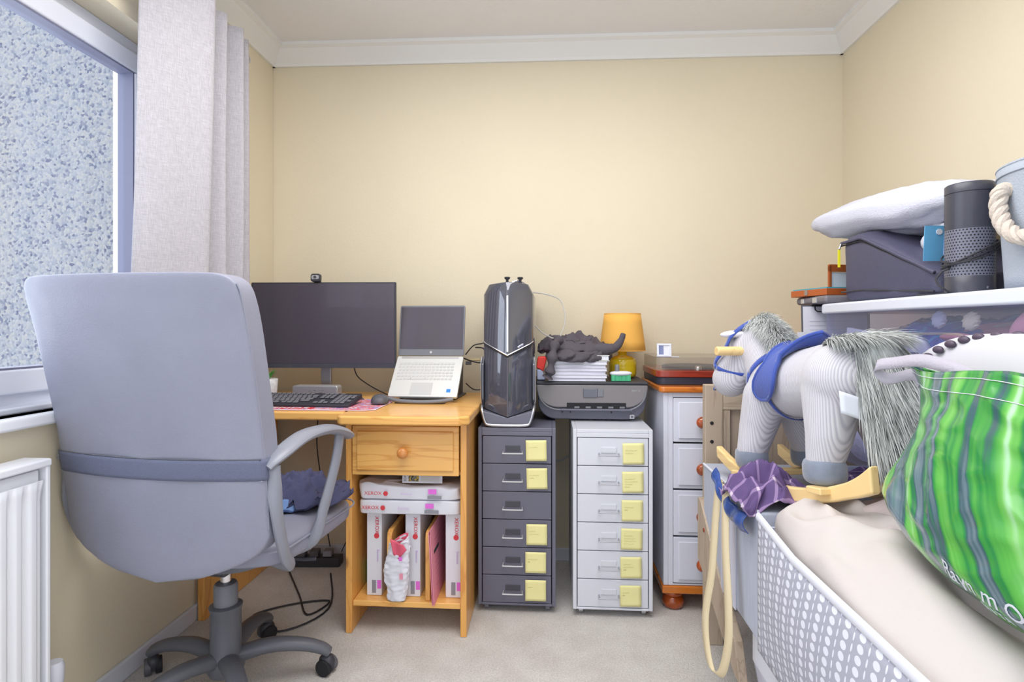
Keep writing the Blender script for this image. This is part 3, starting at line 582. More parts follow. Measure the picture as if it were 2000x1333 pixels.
# keyboard
t = thing('keyboard', (-.960, 2.11, DT + .0105), 'black full size computer keyboard lying on the printed desk mat', 'keyboard', rot=(R(6), 0, R(-2)))
MB().prism([(-.075, 0), (-.075, .012), (.075, .022), (.075, .0)], -.225, .225, 'x').build('keyboard_base', M['black'], t, bevel=.004)
kb = MB(); kb.prism([(-.0075, -.0075), (.0075, -.0075), (.0075, .0075), (-.0075, .0075)], 0, .004); kk = kb.build('key', mat('keycap_grey', (120, 120, 128), .5), t, bevel=.0015, seg=1)
def keyat(x, y, wsc=1):
    c = kk.copy(); C.objects.link(c); c.parent = t; c.location = (x, y, .018 + y * .066); c.scale = (wsc, 1, 1); c.rotation_euler = (R(3.8), 0, 0)
cnt = 0
for row in range(6):
    y = -.055 + row * .0205 + (.004 if row == 5 else 0); x = -.210
    ws = {0: [1.3, 1.2, 1.2, 5.6, 1.2, 1.2, 1.3], 1: [2] + [1] * 10 + [2.4], 2: [1.6] + [1] * 11 + [1.9], 3: [1.4] + [1] * 12 + [1.2], 4: [1] * 13 + [1.5], 5: [1] * 13}[row]
    for q in ws: keyat(x + q * .0085, y, q * 1.0); x += q * .017 + .0025
    for k in range(3):
        if row in (0, 4, 3, 5) or (row == 1 and k == 1): keyat(.092 + k * .0195, y)
    if row < 5:
        for k in range(4):
            if not (k == 3 and row in (0, 2)): keyat(.158 + k * .0185, y)
kk.location = (.158, .052, .0215)
t = thing('computer_mouse', (-.655, 2.15, DT + .005), 'dark grey wireless computer mouse on the desk mat', 'computer mouse', rz=R(12))
def mfn(p):
    if p.z < 0: p.z *= .25
    p.x *= 1 - .12 * max(0, p.y / .05); return p
MB().sup((0, 0, .006), (.034, .052, .030), .8, .85, 36, 20, fn=mfn).build('mouse_body', M['dk'], t); MB().box(-.001, .001, .02, .05, .026, .034).build('scroll_wheel', M['rubber'], t); MB().cyl((.0, -.025, .0325), (.0, -.025, .0335), .004).build('round_logo', M['silver'], t)
# laptop on stand
LX, LY = -.500, 2.36
t = thing('laptop_stand', (LX, LY, DT), 'dark folding laptop stand on the pine desk holding the silver laptop', 'laptop stand', rz=R(-3))
MB().box(-.12, .12, -.05, .17, 0.001, .006).build('stand_base', M['dk'], t, bevel=.002)
MB().prism([(.0, .006), (.17, .006), (.185, .165), (.165, .165)], .095, .103, 'x').build('support_leg', M['black'], t)
MB().prism([(.0, .006), (.17, .006), (.185, .165), (.165, .165)], -.103, -.095, 'x').build('support_leg', M['black'], t)
a = R(49)
TD = thing('laptop', (LX - .005, LY - .135, DT + .016), 'open silver laptop with a dark screen tilted up on its stand', 'laptop', rot=(0, 0, R(-3)))
lx = .142; DL = .205
pts = spline([(-.135, -.17, .012), (-.08, -.181, .004), (0, -.186, .001), (.08, -.181, .004), (.135, -.17, .012)], 5)
MB().tube([(p.x, p.y, p.z + .007) for p in pts], .0075, 10).build('front_lip', M['mid'], t)
MB().box(-.10, .10, -.175, -.02, .001, .005).build('lower_plate', M['dk'], t)
# deck tilted: local frame for deck
deck = MB(); deck.prism(rrect(2 * lx, DL, .008, 4, 0, DL / 2), 0, .012); dk_ = deck.build('keyboard_deck', M['alu'], TD, bevel=.002); dk_.rotation_euler = (a, 0, 0)
MB().box(-.055, .035, .010, .068, .0121, .0126).build('touchpad', mat('touchpad_grey', (196, 197, 196), .35), dk_, bevel=.0003)
kq = MB().box(-.006, .006, -.005, .005, 0, .0012).build('key', M['key'], dk_, bevel=.0005, seg=1); kq.location = (-.120, .088, .0122)
for r_ in range(6):
    for k in range(15):
        if r_ == 0 and 3 < k < 8: continue
        if r_ == 0 and k == 0: continue
        c = kq.copy(); C.objects.link(c); c.parent = dk_; c.location = (-.120 + k * .0158 + (.003 if r_ % 2 else 0), .088 + r_ * .0155, .0122)
c = kq.copy(); C.objects.link(c); c.parent = dk_; c.location = (-.120 + 5.5 * .0158, .088, .0122); c.scale = (5.2, 1, 1)
MB().box(-lx + .02, lx - .02, .192, .202, .0121, .0135).build('hinge_bar', M['silver'], dk_)
MB().box(.095, .112, .022, .038, .0121, .0127).build('blue_sticker', M['bluest'], dk_)
hy, hz = DL * math.cos(a) - .002, DL * math.sin(a) + .010
lid = MB().prism(rrect(2 * lx, .215, .008, 4, 0, .1075), -.003, .003, 'y').build('lid', M['mid'], TD, bevel=.001); lid.location = (0, hy, hz); lid.rotation_euler = (R(-9), 0, 0)
MB().box(-lx + .006, lx - .006, -.0042, -.003, .028, .208).build('screen', M['screen'], lid, smooth=False)
MB().cyl((0, -.0045, .014), (0, -.003, .014), .0052).build('round_logo', M['silver'], lid)
# potted plant
t = thing('potted_plant', (-1.160, 2.262, DT + .001), 'small green plant in a white speckled pot at the curtain edge', 'plant')
MB().lathe([(.028, 0), (.034, .02), (.038, .085), (.036, .087), (.033, .08)], n=28).build('pot', M['potw'], t, angle=50)
lf = MB()
for k in range(26):
    a_ = k * 2.4; ln = .035 + .02 * random.random(); sp_ = .2 + .6 * random.random()
    p0 = Vector((0, 0, .08)); d1 = Vector((math.cos(a_) * sp_, math.sin(a_) * sp_, 1)).normalized(); p1 = p0 + d1 * ln * .6; p2 = p1 + (d1 + Vector((math.cos(a_) * .5, math.sin(a_) * .5, -.2))) * ln * .4
    lf.tube([p0, p0.lerp(p1, .5), p1, p2], [.003, .006, .005, .0005], 6, flat=(1, .25))
tag(lf.build('leaves', M['leafg'], t), kind='stuff')
# ------------------------------------------------------------------ tower computer
def tower():
    t = thing('computer_tower', (-.157, 2.145, .7015), 'tall glossy black angular computer tower standing on the charcoal cabinet', 'computer tower')
    Hh = .555
    pl = [(0, -.012), (.012, -.008), (.088, .030), (.096, .042), (.100, .395), (-.100, .395), (-.096, .042), (-.088, .030), (-.012, -.008)]
    z0, zc = .035, Hh
    mb = MB(); k = len(pl); vs = [(x, y, z0 + .03 * (abs(x) / .1)) for x, y in pl] + [(x, y, zc - .035 - .015 * (abs(x) / .1) ** 2) for x, y in pl] + [(x * .80, max(y, -.004) * .97 + .012, zc - .008 * (abs(x) / .1)) for x, y in pl]
    fs = [tuple(range(k))[::-1], tuple(range(2 * k, 3 * k))]
    for L0 in (0, k): fs += [(L0 + i, L0 + (i + 1) % k, L0 + k + (i + 1) % k, L0 + k + i) for i in range(k)]
    mb.add(vs, fs).build('case', M['gloss'], t, bevel=.004, seg=3)
    MB().tube([(-.097, .036, .325), (-.085, .026, .315), (0, -.016, .272), (.085, .026, .315), (.097, .036, .325)], .0028, 8).build('silver_groove', M['chrome'], t)
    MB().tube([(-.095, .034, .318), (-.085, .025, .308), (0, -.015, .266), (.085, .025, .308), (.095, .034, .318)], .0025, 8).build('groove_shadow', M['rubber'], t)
    MB().box(-.004, .004, -.0145, -.010, .285, .50).build('centre_strip', M['chrome'], t, bevel=.001)
    MB().box(-.0035, .0035, -.0145, -.010, .045, .262).build('centre_slot', M['screen'], t, bevel=.001)
    MB().box(.035, .062, .005, .012, .304, .312, rot=(0, R(-28), R(25))).build('button_bar', M['chrome'], t, bevel=.002)
    for s in (-1, 1):
        fp = [(.03, .085), (.03, .285), (.05, .275), (.055, .105)]
        pr = [(.020, .10), (.045, .065), (.30, .065), (.32, .10), (.32, .235), (.30, .265), (.045, .265), (.020, .235)]
        MB().prism(pr, s * .094, s * .104, 'x').build('side_fin', M['gloss'], t, bevel=.004)
        e = [(s * .117, y, z) for y, z in pr[:1] + pr[4:] if True]
        MB().tube([(s * .102, .026, .262), (s * .105, .019, .238), (s * .105, .019, .098), (s * .100, .030, .068)], .0022, 6).build('fin_trim', M['steel'], t)
    MB().tube(spline([(-.101, .02, .075), (-.098, -.004, .06), (-.085, -.012, .018), (-.07, -.016, .008), (0, -.02, .007), (.07, -.016, .008), (.085, -.012, .018), (.098, -.004, .06), (.101, .02, .075)], 4), .006, 10).build('foot_rim', M['steel'], t)
    pf = [(-.1, .055), (-.085, .012), (-.07, .002), (.07, .002), (.085, .012), (.1, .055), (.095, .06), (0, .034), (-.095, .06)]
    MB().prism(pf, -.010, .35, 'y').build('foot_cradle', M['printd'], t, bevel=.003)
    for x, y in ((-.005, .045), (.045, .06)):
        MB().lathe([(.006, 0), (.005, .012), (.010, .016), (.012, .021), (.009, .024)], (x, y, Hh - .003), 20).build('top_knob', M['black'], t, angle=60)
    MB().tube(spline([(.0, .05, Hh - .01), (.03, .06, Hh + .005), (.065, .075, Hh - .008), (.085, .09, Hh - .035)], 5), .005, 8).build('carry_handle', M['steel'], t)
tower()
# ------------------------------------------------------------------ printer and what lies on it
def printer():
    t = thing('printer', (.172, 2.285, .7015), 'dark grey flatbed inkjet printer standing across the two metal cabinets', 'printer')
    W2, D = .205, .262
    # front outline rounded at the lower corners; loft front to back
    def outl(w, zb, zt, r, n=8):
        pts = []
        for i in range(n + 1): a_ = R(180 + 90 * i / n); pts.append((-w + r + r * math.cos(a_), zb + r + r * .95 * math.sin(a_)))
        for i in range(n + 1): a_ = R(270 + 90 * i / n); pts.append((w - r + r * math.cos(a_), zb + r + r * .95 * math.sin(a_)))
        return pts + [(w, zt), (-w, zt)]
    MB().prism(outl(.217, .002, .128, .075), .012, D, 'y').build('body', M['printd'], t, bevel=.006, seg=3)
    MB().prism(outl(.222, .052, .148, .085), -.012, D + .002, 'y').build('upper_shell', M['printer'], t, bevel=.005, seg=3)
    MB().tube([(x, -.014, z) for x, z in outl(.214, .044, .10, .080)[:-2]], .0035, 8).build('pale_seam', M['mid'], t)
    MB().box(-.223, .223, -.014, D, .149, .160).build('scanner_lid', M['black'], t, bevel=.004)
    MB().box(-.10, .135, -.0145, -.008, .052, .076).build('output_slot', M['rubber'], t)
    MB().box(-.125, .16, -.020, .0, .045, .052).build('output_tray', M['printd'], t, bevel=.002)
    for k in range(5): MB().box(-.07 + k * .045, -.05 + k * .045, -.0165, -.012, .055, .062).build('roller', M['mid'], t)
    MB().box(-.035, .022, -.0165, -.010, .098, .134).build('display', M['gloss'], t, bevel=.002); MB().box(.022, .045, -.0162, -.010, .102, .130).build('button_panel', M['mid'], t, bevel=.001)
    text('lettering', 'ENVY 55', .009, (.175, -.0128, .125), FR, M['silver'], t)
    MB().box(.152, .172, .006, .011, .010, .028).build('square_symbol', M['silver'], t, bevel=.003); MB().box(.157, .167, .0052, .006, .015, .023).build('square_symbol_mark', M['printd'], t)
    for x in (-.118, -.085, .08): MB().cyl((x, .0075, .035), (x, .012, .035), .0025).build('screw', M['rubber'], t)
printer()
PZ = .7015 + .1605
t0 = None
for k in range(6):
    x0 = -.002 + (.004 * (k % 2)) + .002 * k; lbn = ['bottom', 'second from bottom', 'third from bottom', 'third from top', 'second from top', 'topmost'][k]
    t = thing('booklet', (x0, 2.285 + random.uniform(-.003, .004), PZ + .0005 + k * .0135), 'thick white booklet, %s in the stack on the printer' % lbn, 'booklet', 'white booklets stacked on the printer', rz=R(random.uniform(-1.2, 1.2)))
    wd = .232 - .002 * k
    MB().box(0, wd, .0, .19, 0, .0015).box(0, wd, 0, .19, .0115, .0130).build('cover', M['paper'] if k < 5 else mat('off_white_cover', (226, 230, 226), .7), t, bevel=.0004, seg=1)
    MB().box(.002, wd - .002, .003, .188, .0016, .0114).build('pages', mat('page_edges', (222, 222, 236), .85) if k == 0 else bpy.data.materials['page_edges'], t)
t = thing('paper_file', (.022, 2.285, PZ + .0825), 'off white thick ring file lying under the black clothes on the booklets', 'file')
MB().box(0, .222, 0, .2, 0, .002).box(0, .222, 0, .2, .021, .023).box(0, .003, 0, .2, .0, .023).build('cover', mat('off_white_file', (222, 226, 222), .6), t, bevel=.0008)
MB().box(.004, .218, .003, .195, .003, .0205).build('papers', M['paper'], t); MB().cyl((.018, -.0012, .012), (.018, 0, .012), .008).build('finger_ring', M['steel'], t)
# black clothes
def mound(name, parent, c, rx, ry, h, m, seed, fold=.012, fs=14, skirt=.0, nu=110, nv=34, aniso=(1, 1, 1), bottom=None, p=2.4, uv=False):
    c = Vector(c)
    def fn(u, v):
        a = 2 * math.pi * u; rr = (1 + .16 * nz((math.cos(a) * 1.3, math.sin(a) * 1.3, seed), 1.4)) * (1 + .04 * nz((math.cos(a), math.sin(a), seed), 6))
        if v < .78:
            q = v / .78; x, y = math.cos(a) * rx * rr * q, math.sin(a) * ry * rr * q; z = h * (1 - q ** p * .75)
        else:
            q = (v - .78) / .22; k = 1 + .05 * math.sin(q * math.pi) - .10 * q; x, y = math.cos(a) * rx * rr * k, math.sin(a) * ry * rr * k; z = h * .25 * (1 - q) - skirt * q
        n1 = nz((x * aniso[0], y * aniso[1], z * aniso[2]), fs, seed); n2 = nz((x * aniso[0], y * aniso[1], z), fs * 2.6, seed + 3)
        rid = (.9 - min(1, abs(n1) * 3.4) ** .7 * 1.5); z2 = fold * rid + fold * .55 * n2
        e = min(1, v * 5 + .3)
        return c + Vector((x + fold * .6 * n2 * e, y + fold * .9 * rid * e * (1 if v > .5 else .3), z + z2 * (1 if v < .85 else .3)))
    return MB().grid(fn, nu, nv, closeu=True).build(name, m, parent, solid=.002, angle=180)
t = thing('black_clothes', (.10, 2.39, PZ + .106), 'heap of crumpled black clothes on top of the paper stack', 'clothes')
mound('under_garment', t, (.02, -.035, -.004), .135, .095, .035, M['blackcloth'], 7.7, .012, 16, skirt=.022, aniso=(.7, 1.3, 1), nu=140, nv=40)
mound('folded_garment', t, (-.01, .01, .012), .140, .105, .07, M['blackcloth'], 3.3, .020, 13, skirt=.006, aniso=(.8, 1.6, 1), nu=160, nv=50)
slv = spline([(-.06, -.06, .06), (-.075, -.10, .045), (-.085, -.128, .0), (-.095, -.132, -.06), (-.105, -.128, -.088)], 6)
MB().tube(slv, [.018 + .006 * math.sin(i * 1.1) for i in range(len(slv))], 14).build('hanging_sleeve', M['blackcloth'], t)
slv = spline([(.08, -.05, .02), (.14, -.075, .025), (.17, -.07, .03), (.195, -.06, .06), (.205, -.05, .085)], 6)
MB().tube(slv, [.024, .026, .023, .025, .022, .024, .022, .020, .02, .021, .019, .018, .018, .017, .017, .016, .015, .014, .013, .012, .012, .012, .011, .011, .010], 14).build('loose_cuff', M['blackcloth'], t)
t = thing('red_pouch', (-.034, 2.315, PZ + .001), 'bright red fabric pouch with a pale corner wedged beside the paper stack', 'pouch')
MB().prism([(-.018, .05), (-.012, .095), (.02, .098), (.026, .088), (.012, .035), (-.004, .045)], 0, .05, 'y').build('red_fabric', M['orangered'], t, bevel=.006, seg=3)
MB().prism([(-.014, .0), (.02, .0), (.010, .042), (-.016, .046)], .003, .045, 'y').build('pale_corner', mat('pale_blue_fabric', (190, 200, 230), .6), t, bevel=.005)
# lamp
t = thing('table_lamp', (.318, 2.47, PZ + .001), 'table lamp with mustard shade and ribbed yellow ceramic base behind the printer top', 'lamp')
MB().lathe([(.044, 0), (.056, .006), (.060, .02), (.059, .028), (.0605, .036), (.059, .046), (.060, .054), (.0605, .064), (.058, .076), (.054, .083), (.040, .091), (.022, .095), (.019, .10), (.019, .113), (.012, .118)], n=40).build('lamp_base', M['lampb'], t, angle=60)
MB().cyl((0, 0, .118), (0, 0, .20), .008).build('lamp_holder', M['silver'], t)
def shade(u, v): a_ = 2 * math.pi * u; r_ = .098 - .021 * v; return (r_ * math.cos(a_), r_ * math.sin(a_), .118 + .158 * v)
MB().grid(shade, 48, 4, closeu=True).build('lamp_shade', M['shade'], t, solid=.002, angle=60)
for zz, rr_ in ((.118, .0985), (.276, .0775)): MB().tube([(rr_ * math.cos(2 * math.pi * k / 40), rr_ * math.sin(2 * math.pi * k / 40), zz) for k in range(40)], .0016, 6, closed=True).build('shade_rim', M['shade'], t)
t = thing('scrubbing_brush', (.292, 2.315, PZ + .001), 'white and mint green hand brush on the printer in front of the lamp', 'brush')
MB().sup((0, 0, .030), (.045, .022, .010), .8, .9, 30, 12).build('brush_body', M['paper'], t); MB().sup((-.015, 0, .045), (.009, .012, .022), .5, .7, 20, 12).build('grip', M['mid'], t)
br = MB()
for k in range(14):
    for j in range(4):
        x = -.036 + k * .0055; y = -.014 + j * .0093; br.cyl((x, y, .0), (x, y, .024), .0026, n=6)
tag(br.build('bristles', mat('mint_bristles', (90, 200, 150), .6), t), kind='stuff')
# ------------------------------------------------------------------ turntable on the chest
t = thing('record_player', (.635, 2.395, .8565), 'record player in a reddish wood case with clear lid on the chest of drawers', 'record player')
def rr_prism(w, d, r, z0, z1, n, m, bv=.003): return MB().prism(rrect(w, d, r, 6), z0, z1).build(n, m, t, bevel=bv)
rr_prism(.425, .34, .03, .0, .030, 'lower_case', mat('navy_black_case', (48, 50, 66), .35)); rr_prism(.435, .35, .03, .030, .056, 'wood_band', M['cherry'])
MB().lathe([(.125, 0), (.128, .008), (.122, .010), (.01, .010)], (-.035, 0, .0565), 48).build('platter', M['black'], t, angle=50)
MB().cyl((.165, .10, .057), (.165, .10, .090), .016).tube([(.165, .10, .085), (.165, -.02, .085), (.13, -.09, .078)], .005, 8).build('tone_arm', M['silver'], t)
MB().box(.10, .18, -.13, -.11, .057, .066).build('control', M['silver'], t)
for x in (-.05, .02, .06): MB().lathe([(.014, 0), (.013, .012), (.009, .016)], (x, -.14, .0565), 18).build('knob', M['steel'], t, angle=50)
lid = MB().prism(rrect(.425, .34, .03, 6), .058, .1).v
def lidw(u, v):
    P_ = rrect(.425, .335, .03, 6); k = int(u * len(P_)) % len(P_); return (P_[k][0], P_[k][1], .059 + .048 * v)
MB().grid(lidw, len(rrect(.4, .3, .03, 6)), 1, closeu=True).add([(x, y, .107) for x, y in rrect(.425, .335, .03, 6)], [tuple(range(28))]).build('clear_lid', M['acrylic'], t, smooth=False)
MB().box(-.10, -.075, -.155, -.13, .118, .12).build('lid_tag', M['paper'], t) if False else None
t = thing('small_photo_frame', (.455, 2.26, .8565 + .108), 'small white framed picture standing on the record player lid', 'picture frame', rot=(R(-10), 0, R(-4)))
fr = MB(); w_, h_ = .056, .052
fr.box(-w_ / 2, w_ / 2, -.003, .003, 0, .008).box(-w_ / 2, w_ / 2, -.003, .003, h_ - .008, h_).box(-w_ / 2, -w_ / 2 + .008, -.003, .003, .008, h_ - .008).box(w_ / 2 - .008, w_ / 2, -.003, .003, .008, h_ - .008).build('frame', M['white'], t, bevel=.001)
MB().box(-w_ / 2 + .008, -.002, 0, .001, .008, h_ - .008).build('picture', mat('picture_blue_grey', (120, 130, 170), .4), t); MB().box(-.002, w_ / 2 - .008, 0, .001, .008, h_ - .008).build('printed_page', M['paper'], t)
MB().box(-w_ / 2, w_ / 2 + .03, -.001, .022, -.001, .001).build('foot', M['white'], t)
t = thing('clear_stylus_stick', (.845, 2.50, .8565 + .108), 'thin white stick standing upright in a dark holder on the record player', 'stick')
MB().cyl((0, 0, .014), (0, 0, .095), .004, .0035).build('stick', M['paper'], t); MB().box(-.014, .014, -.01, .01, .001, .016).build('holder', M['dk'], t, bevel=.002)
# ------------------------------------------------------------------ office chair
def chair():
    t = thing('office_chair', (-.955, 1.61, 0), 'grey leather high back swivel office chair with arms in front of the desk', 'chair', rz=R(-7))
    # five star base with castors
    for k in range(5):
        a = R(29 + 72 * k); c, s = math.cos(a), math.sin(a)
        MB().tube(spline([(c * .03, s * .03, .105), (c * .12, s * .12, .118), (c * .21, s * .21, .105), (c * .268, s * .268, .083), (c * .290, s * .290, .066)], 5),
                  [.030 - .010 * i / 20 for i in range(21)], 14, flat=(1, .75)).build('base_arm', M['chairp'], t)
        p = Vector((c * .284, s * .284, 0)); cs = MB().cyl((p.x, p.y, .045), (p.x, p.y, .068), .009).sup((p.x, p.y, .036), (.020, .026, .026), .9, .9, 20, 12, rot=(0, 0, a + .9)).build('caster', M['black'], t)
        d = Vector((math.cos(a + .9), math.sin(a + .9), 0))
        for q in (-1, 1):
            c0 = p + d * q * .006 + Vector((0, 0, .0255)); c1 = p + d * q * .024 + Vector((0, 0, .0255))
            MB().cyl(c0, c1, .0255, n=24).build('wheel', M['rubber'] if q < 0 else M['dk'], cs, bevel=.003)
    MB().lathe([(.045, .06), (.052, .075), (.052, .10), (.046, .125), (.043, .13), (.042, .245), (.045, .250), (.046, .258), (.040, .262), (.02, .262)], n=36).build('column_cover', M['chairp'], t, angle=50)
    MB().lathe([(.033, .255), (.033, .318), (.029, .324), (.016, .324)], n=32).build('upper_column_cover', M['mid'], t, angle=50)
    MB().cyl((0, 0, .30), (0, 0, .40), .0155).build('gas_piston', M['chrome'], t)
    MB().box(-.08, .08, -.11, .13, .39, .425).build('tilt_mechanism', M['black'], t, bevel=.006)
    MB().tube([(.06, .03, .40), (.22, .06, .385), (.25, .07, .385)], .006, 8).build('height_lever', M['black'], t)
    def sf(p):
        p.z += -.03 * max(0, (p.y - .16) / .08) ** 2 + .004 * nz(p, 9, 1); return p
    MB().sup((0, .075, .475), (.275, .25, .045), .45, .4, 64, 24, fn=sf).build('seat', M['leather'], t)
    MB().sup((0, .06, .435), (.235, .225, .022), .4, .4, 48, 12, fn=lambda p: p + Vector((0, 0, .02 * (abs(p.x) / .2) ** 3))).build('seat_shell', M['chairp'], t)
    pts = [(x, y + .075, .489) for x, y in rrect(.552, .502, .08, 8)]; MB().tube(pts, .003, 6, closed=True).build('seat_piping', M['leather'], t)
    def half(z): return .215 + .078 * min(1, (z - .43) / .13) ** .6 + .006 * math.sin((z - .5) * 3) if z > .43 else .215
    def yc(z): q = z - .45; return -.232 - .035 * q - .19 * q * q * (1 if q > 0 else 0)
    def bfn(p):
        z = .82 + p.z; xx = p.x / .25
        if p.z < -.2: p.z += .075 * xx * xx * min(1, (-p.z - .2) / .18)
        z = .82 + p.z
        x = p.x / .25 * half(max(z, .44)); th = .9 if z > .6 else .9 - .2 * (.6 - z) / .15
        y = p.y * th + yc(z) + .042 * (x / .293) ** 2 + .0016 * nz((x, z, 0), 9, 4) + .0012 * nz((x, z, 0), 25, 4)
        if p.z > .36: x *= 1 - .25 * (p.z - .36)
        return Vector((x, y, z))
    MB().sup((0, 0, 0), (.25, .040, .385), .13, .13, 180, 110, fn=bfn).build('backrest', M['leather'], t, angle=180)
    def surf(x, z, off=0): return (x, -.036 + yc(z) + .042 * (x / .293) ** 2 - off, z)
    def bandf(u, v):
        z = .706 + .052 * v; hx = half(z); s_ = -1 + 2 * u
        if abs(s_) < .86: x = s_ / .86 * (hx - .004); return surf(x, z, .0012 + .0012 * math.sin(v * math.pi))
        q = (abs(s_) - .86) / .14; x = math.copysign(hx + .002, s_); p = surf(x, z, .001); return (x, p[1] + q * .06, z + .004 * q)
    MB().grid(bandf, 60, 6).build('back_band', M['band'], t, solid=.004, angle=180)
    for zt in (.705, .760):
        MB().tube([surf(-half(zt) + .003 + (2 * half(zt) - .006) * k / 30, zt, .0015) for k in range(31)], .0014, 6).build('stitched_seam', M['chairp'] if zt > .75 else M['leather'], t)
    for s in (-1, 1):
        MB().tube([(s * (half(z) - .001) * (1 if z < 1.17 else .985), surf(half(z), z)[1] + .008, z) for z in [.58 + .60 * k / 40 for k in range(41)]], .0022, 6).build('edge_piping', M['leather'], t)
        arm = spline([(s * .292, -.235, .735), (s * .306, -.20, .760), (s * .312, -.10, .788), (s * .313, .02, .785), (s * .311, .11, .762), (s * .309, .155, .742)], 6)
        MB().tube(arm, [.024 + .006 * math.sin(math.pi * i / 30) for i in range(31)], 14, flat=(1, .5)).build('armrest', M['chairg'], t)
        MB().tube(spline([(s * .302, -.222, .738), (s * .308, -.215, .62), (s * .300, -.17, .50), (s * .27, -.10, .44), (s * .17, -.04, .425)], 6), [.017] * 25, 12, flat=(.8, 1.1)).build('rear_arm_post', M['chairg'], t)
        MB().tube(spline([(s * .312, .10, .758), (s * .310, .08, .68), (s * .300, .03, .56), (s * .280, .0, .47), (s * .18, -.01, .425)], 6), [.015] * 25, 12, flat=(.8, 1.2)).build('front_arm_post', M['chairg'], t)
    return t
ch = chair()
t = thing('navy_garment', (-.80, 1.76, .536), 'crumpled dark navy garment lying on the office chair seat', 'clothes', rz=R(-11))
mound('garment_fold', t, (0, .01, 0), .155, .115, .06, M['navy'], 8.2, .020, 16, skirt=.004, nu=90, nv=26)
t = thing('light_blue_cloth', (-.83, 1.665, .528), 'light blue cloth poking out beneath the navy garment on the chair', 'cloth')
mound('cloth_fold', t, (0, 0, 0), .07, .045, .03, mat('light_blue_cloth', (110, 140, 190), .9), 4.1, .007, 22, skirt=.004, nu=60, nv=18)
# ------------------------------------------------------------------ cables and plug on the floor
def cable(name, pts, r, m, label, n=6):
    p = Vector(pts[0]); o = MB().tube([q - p for q in spline(pts, n)], r, 8).build(name, m); o.location = p; return tag(o, label, 'cable')
t = thing('power_strip', (-1.0, 2.50, 0), 'black power strip on the carpet under the desk', 'power strip', rz=R(4))
MB().box(-.16, .06, -.03, .03, .001, .042).build('strip_body', M['black'], t, bevel=.006)
for x in (-.12, -.06, .0): MB().box(x - .02, x + .02, -.02, .02, .043, .07).build('plug', M['dk'] if x else M['greyp'], t, bevel=.004)
cable('hanging_cable', [(-1.07, 2.575, .76), (-1.075, 2.55, .55), (-1.06, 2.57, .35), (-1.03, 2.54, .2), (-1.0, 2.52, .075)], .0028, M['cableb'], 'thin black cable hanging from the desk down to the power strip')
cable('hanging_cable', [(-.80, 2.50, .745), (-.775, 2.44, .70), (-.735, 2.40, .685), (-.722, 2.40, .67)], .0055, M['cableb'], 'thick black cable curving under the desktop beside the drawer pedestal')
cable('hanging_cable', [(-.76, 2.55, .70), (-.765, 2.56, .45), (-.80, 2.54, .3), (-.90, 2.53, .15), (-.95, 2.53, .05)], .0022, M['cableb'], 'thin black cable hanging beside the left side of the pedestal')
cable('floor_cable', [(-1.17, 2.45, .012), (-1.0, 2.2, .006), (-.9, 2.05, .006), (-.86, 2.16, .006), (-1.0, 2.12, .006), (-1.1, 2.02, .006), (-.95, 1.93, .006), (-.84, 2.1, .006), (-.95, 2.4, .006)], .0035, M['cableb'], 'black cable looped on the carpet behind the office chair')
cable('computer_cable', [(-.095, 2.50, 1.235), (-.03, 2.52, 1.232), (.045, 2.50, 1.205), (.068, 2.46, 1.15), (.066, 2.42, 1.09), (.045, 2.36, 1.04), (.03, 2.34, 1.034)], .0026, M['cablew'], 'pale cable arching from the computer tower over the black clothes')
cable('computer_cable', [(-.07, 2.42, 1.10), (-.03, 2.36, 1.06), (.0, 2.33, 1.043), (.018, 2.32, 1.036), (.05, 2.34, 1.045)], .0026, M['cablew'], 'pale cable drooping from the tower onto the black clothes')
cable('laptop_cable', [(-.365, 2.45, .96), (-.33, 2.45, 1.0), (-.29, 2.44, 1.01), (-.276, 2.45, 1.015)], .0026, M['cableb'], 'short black cable from the laptop up to the tower')
cable('laptop_cable', [(-.375, 2.46, .945), (-.34, 2.48, .93), (-.30, 2.48, .925), (-.285, 2.48, .95), (-.29, 2.5, .985), (-.33, 2.52, .99)], .003, M['cableb'], 'looped black cable between the laptop and the tower')
cable('laptop_cable', [(-.37, 2.50, .83), (-.34, 2.53, .80), (-.30, 2.53, .80), (-.288, 2.53, .81)], .0026, M['cableb'], 'black cable low behind the laptop stand')
cable('monitor_cable', [(-.85, 2.40, .93), (-.84, 2.42, .87), (-.80, 2.44, .83), (-.74, 2.43, .80), (-.69, 2.40, .785)], .0028, M['cableb'], 'black cable from behind the monitor down onto the desk')
t = thing('cable_plug', (-.325, 2.50, .925), 'pale cable connector hanging behind the laptop', 'plug')
MB().tube([(-.04, -.01, .012), (-.02, -.01, .01), (.02, -.01, .012)], .005, 8).build('pale_lead', mat('yellowish_lead', (225, 205, 150), .5), t); MB().box(-.045, -.02, -.015, .0, -.012, .004).build('connector', M['mid'], t, bevel=.002)
cable('wall_cable', [(.03, 2.61, .46), (.06, 2.60, .47), (.09, 2.61, .485), (.12, 2.61, .485)], .004, M['linen'], 'pale cable running along the back wall between the metal cabinets')
